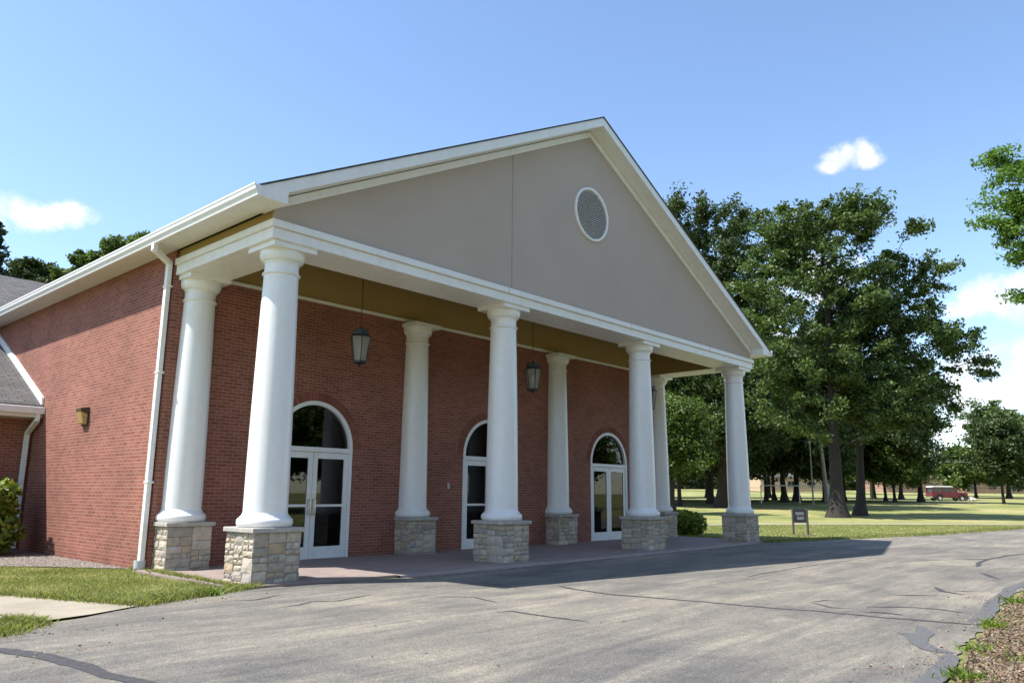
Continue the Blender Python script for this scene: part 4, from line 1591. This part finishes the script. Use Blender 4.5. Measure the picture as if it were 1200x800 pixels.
conifer('spruce_tree', at_z(-0.4, 53.2), 21.4, 4.3, 51, 'dark spruce at the left edge above the grey wing roof, its branch ends showing')
conifer('spruce_tree', at_z(9.0, 62.7), 22.6, 2.4, 52, 'narrow dark spruce tip above the gutter between the round tree and the leafy crown')
LT = [
    ('maple_tree', (5.57, 57.75), [(-1.6, 1.8, 18.6, 1.5, 1.5, 1.4), (-1.0, 1.2, 16.8, 2.0, 2.0, 1.8), (-2.6, 2.8, 17.2, 1.4, 1.4, 1.0)], M['oakdark'], 'round dark tree above the grey wing roof beside the spruce'),
    ('maple_tree', (8.4, 54.7), [(-1.0, 1.0, 19.9, 1.5, 1.5, 1.0), (0.3, -0.4, 20.9, 1.2, 1.2, 0.9), (1.5, -1.7, 21.4, 1.1, 1.1, 0.9), (-1.7, 1.8, 18.2, 1.7, 1.7, 1.1), (0.2, -0.2, 17.8, 2.4, 2.4, 1.6)], M['maple'], 'brighter green leafy tree showing above the white gutter left of the downspout'),
]
for i, (nm, (x, y), bl, mt, lab) in enumerate(LT):
    base = at_z(x, y)
    make_tree(nm, base, 60 + i, flared(16, 0.35, (-0.8, 0.9), 9, 13 + i), bl, 260, 330, 0.15, 0.55, mt, M['bark'], lab, inner=0.3)

# unseen lawn trees that the door glass mirrors, added also to darken the porch
for i, (x, y, s) in enumerate([(-24, -30, 1.0), (-15, -37, 1.1), (-6, -31, 1.0), (2, -38, 1.05), (11, -32, 1.0), (20, -39, 1.1), (28, -32, 0.95), (38, -37, 1.0), (49, -33, 1.0), (-33, -38, 1.1)]):
    o = copy_tree(protos[i % 3]); o.location = (x, y, -0.02); o.scale = (s, s, s); o.rotation_euler = (0, 0, i * 1.7)
    tag(o, 'lawn tree across the drive, seen only mirrored in the entrance glass', 'tree', 'trees across the drive')


def shrub(name, loc, blobs, n, leaf, mat, label, seed, stems=9, h=0.9):
    root = empty(name, loc)
    tag(root, label, 'shrub')
    rng = np.random.default_rng(seed)
    c = sample_blobs(blobs, n, rng, 0.55)
    b = MB()
    for i in range(stems):
        e = c[i * 7]
        b.tube([(rng.normal() * 0.05, rng.normal() * 0.05, 0), (e[0] * 0.5, e[1] * 0.5, e[2] * 0.55), tuple(e)], [0.016, 0.012, 0.005], 5, cap=False)
    b.build('stems', M['bark'], root, uv=False, fixn=False)
    c = c[c[:, 2] > 0.0]
    link_mesh('foliage', quads_mesh('foliage', c, leaf, rng, mat, 0.3, 1.6), root)
    return root


shrub('shrub', (-10.05, 8.75, 0), [(0, 0, 0.8, 0.62, 0.62, 0.62), (0.15, -0.2, 1.3, 0.42, 0.42, 0.36), (-0.35, 0.1, 1.15, 0.45, 0.5, 0.45), (0.2, -0.2, 0.5, 0.5, 0.5, 0.42)], 3000, 0.105, M['shrub'], 'yellow green leafy shrub on the mulch in front of the wing downspout', 70)
shrub('shrub', (10.5, 3.3, 0), [(0, 0, 0.42, 0.62, 0.7, 0.48), (0.2, -0.25, 0.42, 0.55, 0.55, 0.42)], 4600, 0.07, M['shrub'], 'bright low shrub with grassy leaves at the end of the portico paving', 71)
shrub('hedge', (13.0, 7.2, 0), [(0, 0, 0.6, 0.6, 0.7, 0.55), (-0.5, 0.3, 0.62, 0.5, 0.6, 0.5)], 3000, 0.08, M['hedge'], 'dark clipped shrub behind the last back column', 72)


# ------------------------------------------------------------------ ground cover
def in_poly(x, y, poly):
    c = np.zeros(len(x), bool)
    n = len(poly)
    for i in range(n):
        x0, y0 = poly[i]; x1, y1 = poly[(i + 1) % n]
        cond = ((y0 > y) != (y1 > y)) & (x < (x1 - x0) * (y - y0) / ((y1 - y0) or 1e-9) + x0)
        c ^= cond
    return c


def blades(name, pts, h, w, rng, mat, lean=0.45):
    n = len(pts)
    a = rng.uniform(0, 2 * np.pi, n)
    d = np.stack([np.cos(a), np.sin(a), np.zeros(n)], 1)
    b_ = rng.uniform(0, 2 * np.pi, n)
    ln = np.stack([np.cos(b_), np.sin(b_), np.zeros(n)], 1) * (rng.uniform(0.1, lean * 2, n) * h)[:, None]
    up = np.zeros((n, 3)); up[:, 2] = h
    tip = pts + ln + up
    mid = pts + ln * 0.35 + up * 0.6
    v = np.stack([pts - d * w, pts + d * w, mid + d * w * 0.7, tip, mid - d * w * 0.7], 1).reshape(-1, 3)
    return raw_mesh(name, v, 5, mat)


rng = np.random.default_rng(91)
left_lawn = [(-11.3, -0.30), (-10.86, -1.28), (-10.15, -0.98), (-9.32, -0.66), (-8.75, -0.55), (-8.98, -0.2), (-8.98, 2.6), (-8.92, 3.0), (-9.0, 3.7), (-9.4, 4.25), (-9.85, 5.0), (-10.5, 5.7), (-12.2, 6.4), (-14.5, 6.8), (-14.5, 3.3), (-12.25, 3.0), (-11.7, 1.0)]
tuft2 = [(-13.4, 1.0), (-12.95, -0.5), (-12.42, -1.55), (-12.22, -1.88), (-12.7, -2.36), (-13.6, -3.2), (-14.8, -3.6), (-15.5, -2), (-14.5, 1.0)]


def scatter(poly, n):
    p = np.array(poly)
    x = rng.uniform(p[:, 0].min(), p[:, 0].max(), n); y = rng.uniform(p[:, 1].min(), p[:, 1].max(), n)
    k = in_poly(x, y, poly)
    return np.stack([x[k], y[k], np.full(k.sum(), -0.01)], 1)


pts = np.concatenate([scatter(left_lawn, 150000), scatter(tuft2, 50000)])
dn = np.sin(pts[:, 0] * 2.1 + 1.3 * np.sin(pts[:, 1] * 1.7)) * np.cos(pts[:, 1] * 2.6)
keep = rng.random(len(pts)) < 0.62 + 0.3 * dn
pts = pts[keep]
hh = rng.uniform(0.016, 0.046, len(pts)) * (1 + 0.35 * np.sin(pts[:, 0] * 3.3) * np.sin(pts[:, 1] * 2.9))
o = link_mesh('grass', blades('grass', pts, hh, 0.0042, rng, M['blade'], 0.6)); tag(o, kind='stuff')

# longer grass along the edges of paving and drive
ed = []
for (p, q, n, wd) in [((-10.86, -1.22), (-9.3, -0.62), 2600, 0.09), ((-9.3, -0.62), (-8.8, -0.5), 900, 0.07), ((-11.72, 1.05), (-10.88, -1.2), 1500, 0.06), ((-12.2, -1.9), (-12.75, -2.42), 1300, 0.1), ((-12.35, -1.45), (-12.2, -1.85), 600, 0.07),
                      ((8.95, -0.60), (13.27, -1.62), 5200, 0.16), ((13.27, -1.62), (19.4, -2.88), 5200, 0.18), ((19.4, -2.88), (30, -4.0), 5000, 0.22), ((9.3, -0.5), (9.3, 3.0), 2500, 0.08), ((-8.95, 2.7), (-9.05, -0.4), 2200, 0.06), ((-8.9, 3.0), (-8.76, 3.5), 700, 0.12)]:
    t_ = rng.random((n, 1)); p = np.array(p); q = np.array(q)
    e = p + (q - p) * t_ + rng.normal(size=(n, 2)) * wd
    ed.append(np.concatenate([e, np.full((n, 1), -0.01)], 1))
ed = np.concatenate(ed)
o = link_mesh('edge_grass', blades('edge_grass', ed, rng.uniform(0.04, 0.11, len(ed)), 0.006, rng, M['blade'], 0.7)); tag(o, kind='stuff')
far_lawn = [(9.3, -0.4), (14.7, -2.05), (30, -4.0), (36, -5), (36, -3.6), (31.9, 0.0), (26, 4.6), (18.4, 8.2), (9.5, 11)]
fp = scatter(far_lawn, 90000)
o = link_mesh('lawn_grass', blades('lawn_grass', fp, rng.uniform(0.02, 0.05, len(fp)), 0.010, rng, M['blade'], 0.7)); tag(o, kind='stuff')


def pebbles(name, pts, s, mat, flat=0.6):
    n = len(pts)
    base_ = np.array([(1, 0, 0), (0, 1, 0), (-1, 0, 0), (0, -1, 0), (0, 0, 1)], float)
    tri = [(0, 1, 4), (1, 2, 4), (2, 3, 4), (3, 0, 4)]
    a = rng.uniform(0, 6.28, n)
    sc = s * rng.uniform(0.5, 1.5, (n, 1, 1)) * rng.uniform(0.7, 1.3, (n, 5, 1))
    v = base_[None] * sc
    v[:, :, 2] *= flat
    ca, sa = np.cos(a)[:, None], np.sin(a)[:, None]
    x = v[:, :, 0] * ca - v[:, :, 1] * sa; y = v[:, :, 0] * sa + v[:, :, 1] * ca
    v = np.stack([x, y, v[:, :, 2]], 2) + pts[:, None, :]
    me = bpy.data.meshes.new(name)
    F = (np.array(tri)[None] + (np.arange(n) * 5)[:, None, None]).reshape(-1, 3)
    V = v.reshape(-1, 3)
    me.vertices.add(len(V)); me.vertices.foreach_set('co', V.astype(np.float32).ravel())
    me.loops.add(F.size); me.loops.foreach_set('vertex_index', F.astype(np.int32).ravel())
    me.polygons.add(len(F)); me.polygons.foreach_set('loop_start', np.arange(0, F.size, 3, dtype=np.int32))
    me.materials.append(mat)
    me.update(calc_edges=True)
    return me


gb = [(-8.92, 3.1), (-8.95, 3.85), (-9.37, 4.4), (-9.81, 5.2), (-10.49, 5.8), (-11.6, 6.4), (-13.4, 7.2), (-15, 8.5), (-15, 10.2), (-8.92, 10.2)]
gp = scatter(gb, 42000); gp[:, 2] = 0.004
o = link_mesh('gravel', pebbles('gravel', gp, 0.026, M['pebble'])); tag(o, kind='stuff')
mbd = [(-10, -10.5), (-8.3, -9.84), (-6.15, -9.56), (-3.6, -9.3), (0.06, -9.05), (6, -9.3), (6, -12), (-4, -12), (-9, -13)]
mp = scatter(mbd, 150000); mp[:, 2] = 0.012 + rng.random(len(mp)) * 0.02
o = link_mesh('leaf_litter', quads_mesh('leaf_litter', mp, 0.015, rng, M['litter'], 0.9, 2.2)); tag(o, kind='stuff')
dg = scatter(mbd, 60000)
dn = np.sin(dg[:, 0] * 1.7 + 2 * np.sin(dg[:, 1] * 2.3)) * np.sin(dg[:, 1] * 3.1 + dg[:, 0])
dg = dg[rng.random(len(dg)) < 0.25 + 0.5 * np.clip(dn, 0, 1)]
o = link_mesh('dry_grass', blades('dry_grass', dg, rng.uniform(0.02, 0.07, len(dg)), 0.004, rng, M['blade'], 1.2)); tag(o, kind='stuff')
mp2 = scatter(mbd, 9000); mp2[:, 2] = 0.008
o = link_mesh('mulch_chips', pebbles('mulch_chips', mp2, 0.02, M['pebble'])); tag(o, kind='stuff')


def weed(x, y, seed, n=70, s=0.10, sp=0.07):
    rg = np.random.default_rng(seed)
    p = np.stack([rg.normal(size=n) * 0.07, rg.normal(size=n) * 0.07, np.zeros(n)], 1)
    me = blades('weed', p, rg.uniform(0.5, 1.2, n) * s, 0.009, rg, M['weed'], 1.1)
    o = link_mesh('weed', me, None, (x, y, 0.0))
    return o


dl = []
for (cx, cy, n, sp) in [(-9.9, -1.35, 60, 0.25), (-12.1, -2.6, 45, 0.3), (-7.5, -9.4, 120, 0.35), (-4.5, -9.15, 90, 0.4), (-2, -8.9, 80, 0.5), (-8.5, -5.5, 40, 2.2), (-12.35, -3.7, 30, 0.15)]:
    q = rng.normal(size=(n, 2)) * sp * np.array([1.6, 0.5]) + np.array([cx, cy])
    dl.append(np.concatenate([q, np.full((n, 1), 0.006)], 1))
dl = np.concatenate(dl)
o = link_mesh('fallen_leaves', quads_mesh('fallen_leaves', dl, 0.022, rng, M['litter'], 2.5, 1.6)); tag(o, kind='stuff')
WEEDS = [(-8.0, -9.86, 'biggest green weed tuft on the drive edge at the bottom right corner', 120, 0.085), (-6.6, -9.66, 'small green weed on the mulch edge near the dark tar blob', 60, 0.08), (-5.0, -9.50, 'green weed tuft on the mulch edge where the long tar seam ends', 90, 0.11),
         (-2.4, -9.30, 'weed tuft on the mulch at the right edge of the photograph', 80, 0.1), (-6.9, -10.1, 'small weed sprouting out in the leaf litter away from the drive', 50, 0.07), (-4.3, -9.9, 'low weed in the mulch behind the weed where the tar seam ends', 50, 0.07),
         (-9.72, -0.92, 'broad bright weed at the lawn corner beside the drive near the first pedestal', 110, 0.10)]
for i, (x, y, lab, n, s) in enumerate(WEEDS):
    tag(weed(x, y, 300 + i, n, s), lab, 'weed', 'weeds along the drive edge')

# ------------------------------------------------------------------ sign on the lawn
sg = empty('lawn_sign', (14.5, 0.55, -0.012), R(-50))
tag(sg, 'small dark sign with two lines of pale lettering on two posts by the drive', 'sign')
for sx in (-0.27, 0.27):
    b = MB(); b.box(sx - 0.035, sx + 0.035, -0.035, 0.035, -0.05, 0.98)
    b.build('post', M['signpost'], sg, bevel=0.006)
b = MB(); b.box(-0.232, 0.232, -0.022, 0.022, 0.46, 0.95)
pn = b.build('panel', M['sign'], sg, bevel=0.006)
rnd = random.Random(9)
for zc, x0, x1, nch in ((0.80, -0.17, 0.15, 5), (0.63, -0.12, 0.15, 4)):
    b = MB()
    cw = (x1 - x0) / nch
    for i in range(nch):
        xa = x0 + i * cw + cw * 0.12; xb = x0 + (i + 1) * cw - cw * 0.12
        st = cw * 0.18
        b.box(xa, xa + st, -0.0255, -0.0215, zc - 0.055, zc + 0.055)
        b.box(xb - st, xb, -0.0255, -0.0215, zc - 0.055, zc + 0.055)
        zz = rnd.choice((zc - 0.012, zc + 0.031, zc - 0.055))
        b.box(xa + st, xb - st, -0.0255, -0.0215, zz, zz + 0.024)
    b.build('lettering', M['signwhite'], pn, uv=False)
sb = MB()
sb.add([(14.5 + math.cos(a) * 0.62, 0.42 + math.sin(a) * 0.42, 0.0035) for a in [2 * math.pi * i / 18 for i in range(18)]], [tuple(range(18))])
tag(sb.build('sign_bed', M['soil'], uv=False), kind='structure')

# ------------------------------------------------------------------ truck
def truck():
    root = empty('parked_truck')
    body = MB()
    L2 = 2.35
    # lower body outline (x along the length, front at +x)
    low = [(-L2, 0.48), (-L2, 1.12), (0.95, 1.14), (2.25, 1.06), (2.33, 0.95), (2.33, 0.5), (1.95, 0.5)]
    low += [(1.53 + 0.42 * math.cos(a), 0.45 + 0.42 * math.sin(a)) for a in [math.pi * t_ / 8 for t_ in range(1, 8)]] + [(1.1, 0.42), (-0.95, 0.42)]
    low += [(-1.38 + 0.42 * math.cos(a), 0.45 + 0.42 * math.sin(a)) for a in [math.pi * t_ / 8 for t_ in range(1, 8)]] + [(-1.82, 0.48)]
    body.prism(low, 1, -0.86, 0.86)
    body.build('body', M['maroon'], root, bevel=0.04)
    for s in (-0.80, 0.74):
        cab = MB()
        cab.prism([(-2.3, 1.13), (-2.24, 1.78), (-2.14, 1.78), (-2.14, 1.13)], 1, s, s + 0.06)
        cab.prism([(-0.95, 1.13), (-0.95, 1.78), (-0.83, 1.78), (-0.83, 1.13)], 1, s, s + 0.06)
        cab.prism([(0.0, 1.13), (-0.02, 1.78), (0.1, 1.78), (0.12, 1.13)], 1, s, s + 0.06)
        cab.prism([(0.72, 1.13), (0.42, 1.78), (0.52, 1.78), (0.84, 1.13)], 1, s, s + 0.06)
        cab.prism([(-2.3, 1.131), (-2.3, 1.16), (0.84, 1.16), (0.84, 1.131)], 1, s + 0.002, s + 0.058)
        cab.build('window_frame', M['maroon'], root, bevel=0.01)
    rf = MB()
    rf.prism([(-2.3, 1.78), (-2.22, 1.9), (-2.0, 1.95), (0.2, 1.95), (0.48, 1.88), (0.56, 1.78)], 1, -0.82, 0.82)
    rf.build('roof', M['carwhite'], root, bevel=0.04)
    gl = MB()
    gl.prism([(-2.22, 1.14), (-2.17, 1.775), (0.42, 1.775), (0.74, 1.14)], 1, -0.775, 0.775)
    gl.build('window', M['carglass'], root)
    hd = MB()
    hd.prism([(0.98, 1.144), (0.98, 1.175), (2.22, 1.10), (2.26, 1.07)], 1, -0.78, 0.78)
    hd.prism([(2.334, 0.62), (2.334, 1.0), (2.37, 0.98), (2.37, 0.62)], 1, -0.7, 0.7)
    hd.build('hood', M['carblack'], root, bevel=0.01)
    for xb in ((2.37, 2.49), (-2.46, -2.352)):
        bp = MB(); bp.box(xb[0], xb[1], -0.88, 0.88, 0.42, 0.6)
        bp.build('bumper', M['chrome'], root, bevel=0.02)
    for s in (-0.58, 0.58):
        hl = MB(); hl.lathe([(0.10, 0), (0.10, 0.03), (0.06, 0.05)], 16)
        o = hl.build('headlight', M['carwhite'], root, smooth=True, loc=(2.372, s, 0.84)); o.rotation_euler = (0, R(90), 0)
        tl = MB(); tl.box(-2.375, -2.352, s * 1.25 - 0.07, s * 1.25 + 0.07, 0.8, 1.0)
        tl.build('tail_light', M['redlens'], root)
    for x in (1.53, -1.38):
        for s in (-1, 1):
            w = MB()
            w.lathe([(0.2, -0.11), (0.33, -0.11), (0.365, -0.08), (0.365, 0.08), (0.33, 0.11), (0.2, 0.11)], 28, cap=False)
            o = w.build('wheel', M['tyre'], root, smooth=True, loc=(x, s * 0.76, 0.365)); o.rotation_euler = (R(90), 0, 0)
            rm = MB()
            rm.lathe([(0.205, -0.09), (0.205, 0.09), (0.16, 0.05), (0.07, 0.075), (0.05, 0.1)], 24)
            rm.build('rim', M['carwhite'], o, smooth=True)
    return root


tr = truck()
tr.location = at_z(101.4, 16.0)
tr.rotation_euler = (0, 0, R(-48))
tag(tr, 'maroon truck with a white roof parked on the far lawn under the trees', 'truck')
tr.location.z += 0.0

b = MB()
rg = np.random.default_rng(7)
bs = []
for (x, y, z, r) in ((0, 0, 0.22, 0.45), (0.35, -0.35, 0.16, 0.33), (-0.2, 0.3, 0.15, 0.3)):
    pts_ = []
    for j in range(7):
        th = math.pi * j / 6
        for i in range(10):
            a = 2 * math.pi * i / 10
            q = r * (1 + 0.14 * rg.normal())
            pts_.append((x + q * math.sin(th) * math.cos(a), y + q * math.sin(th) * math.sin(a), z + 0.8 * q * math.cos(th)))
    fs = [(j * 10 + i, j * 10 + (i + 1) % 10, (j + 1) * 10 + (i + 1) % 10, (j + 1) * 10 + i) for j in range(6) for i in range(10)]
    b.add(pts_, fs)
bo = b.build('boulder', M['rock'], loc=at_z(102.8, 13.6))
tag(bo, 'pale boulder on the lawn at the front of the maroon truck', 'boulder')

# ------------------------------------------------------------------ poles, lamp, rail
lp = empty('light_pole', at_z(62.3, 18.6))
tag(lp, 'thin pale metal pole standing on the lawn left of the tallest oak', 'pole')
b = MB(); b.tube([(0, 0, 0), (0, 0, 6.2)], [0.085, 0.06], 12)
b.build('shaft', M['pole'], lp, smooth=True)
b = MB(); b.lathe([(0.16, 0), (0.16, 0.06), (0.12, 0.08)], 12)
b.build('footing', M['kerb'], lp)

zb_ = float(H(82.9, 20.6))
up = empty('utility_pole', at_z(82.6, 20.55))
tag(up, 'wooden utility pole with a street lamp arm hidden behind the twin oak trunks', 'pole')
b = MB(); b.tube([(0, 0, 0), (0, 0, 7.6)], [0.16, 0.11], 12)
b.build('pole', M['pole'], up, smooth=True)
b = MB(); b.tube([(0, 0, 5.55), (-0.55, 0.85, 5.8), (-0.85, 1.3, 5.78)], 0.035, 8)
am = b.build('lamp_arm', M['pvc'], up, smooth=True)
b = MB()
b.obox((-1.02, 1.55, 5.74), (-0.24, 0.36, 0.0), (0.12, 0.08, 0), (0, 0, 0.085))
b.build('lamp_head', M['carwhite'], am, bevel=0.04)
up2 = empty('utility_pole', at_z(101.5, -2.5))
tag(up2, 'wooden utility pole off the right edge that carries the thin wire', 'pole')
b = MB(); b.tube([(0, 0, 0), (0, 0, 7.0)], [0.15, 0.1], 12)
b.build('pole', M['pole'], up2, smooth=True)
b = MB()
p0 = Vector((82.6, 20.55, zb_ + 5.0)); p1 = Vector((101.5, -2.5, float(H(101.5, -2.5)) + 5.3))
b.tube([p0.lerp(p1, t_ / 16) - Vector((0, 0, 0.5 * 4 * (t_ / 16) * (1 - t_ / 16))) for t_ in range(17)], 0.035, 6)
tag(b.build('overhead_wire', M['wire'], smooth=True), 'thin pale wire strung across in front of the trees above the maroon truck', 'wire')

rl = empty('pipe_rail', at_z(63.5, 20.7))
tag(rl, 'white pipe rail frame on the lawn among the far trunks above the dark sign', 'rail')
q0, q1 = Vector((-2.6, 2.6, 0)), Vector((2.4, -2.4, 0))
for q in (q0, (q0 + q1) / 2 + Vector((0.3, -0.3, 0)), q1):
    b = MB(); b.tube([q, q + Vector((0, 0, 1.78))], 0.05, 10)
    b.build('post', M['carwhite'], rl, smooth=True)
b = MB(); b.tube([q0 + Vector((0, 0, 1.78)), q1 + Vector((0, 0, 1.78))], 0.05, 10)
b.build('crossbar', M['carwhite'], rl, smooth=True)


# ------------------------------------------------------------------ houses far behind
def house(loc, rz, w, d, h, wall, label, garage=False):
    root = empty('house', loc, rz)
    tag(root, label, 'house')
    b = MB(); b.box(-w, w, -d, d, -0.3, h)
    wl_ = b.build('wall', wall, root)
    b = MB()
    b.prism([(-d - 0.5, h - 0.1), (-d - 0.5, h + 0.05), (0, h + d * 0.42), (d + 0.5, h + 0.05), (d + 0.5, h - 0.1), (0, h + d * 0.42 - 0.18)], 0, -w - 0.4, w + 0.4)
    b.prism([(-d, h), (0, h + d * 0.40 - 0.1), (d, h)], 0, -w + 0.001, w - 0.001)
    b.build('roof', M['roofgrey'], root)
    n = 4
    for i in range(n):
        x = -w + (i + 0.5) * 2 * w / n
        if garage and i == n - 1:
            b = MB(); b.box(x - 1.3, x + 1.3, -d - 0.05, -d - 0.002, 0, 2.2)
            b.build('garage_door', M['garage'], root)
        else:
            b = MB(); b.box(x - 0.7, x + 0.7, -d - 0.03, -d - 0.002, 0.9, 2.1)
            wn = b.build('window', M['carglass'], root)
            b = MB()
            for bx in ((x - 0.8, x - 0.7, 0.82, 2.2), (x + 0.7, x + 0.8, 0.82, 2.2), (x - 0.7, x + 0.7, 0.82, 0.9), (x - 0.7, x + 0.7, 2.1, 2.2), (x - 0.03, x + 0.03, 0.9, 2.1)):
                b.box(bx[0], bx[1], -d - 0.06, -d - 0.031, bx[2], bx[3])
            b.build('window_frame', wall, wn)
    return root


house((161.4, 61.5, float(H(161.4, 61.5))), R(-48), 9, 5, 2.9, M['tan'], 'long tan house beyond the grove seen between the far trunks')
house((178.0, 41.0, float(H(178, 41))), R(-48), 9, 5, 3.0, M['housebrick'], 'pinkish brick house beyond the lawn left of the maroon truck')
house((186.0, 27.5, float(H(186, 27.5)) - 0.2), R(-50), 8, 5, 2.9, M['housebrick'], 'low house with a grey roof and white garage door at the far right', garage=True)
sheet('street', [(150, -60), (156, -60), (150.5, 60), (120, 140), (115, 138), (145, 58)], 3.25, M['asphalt'])
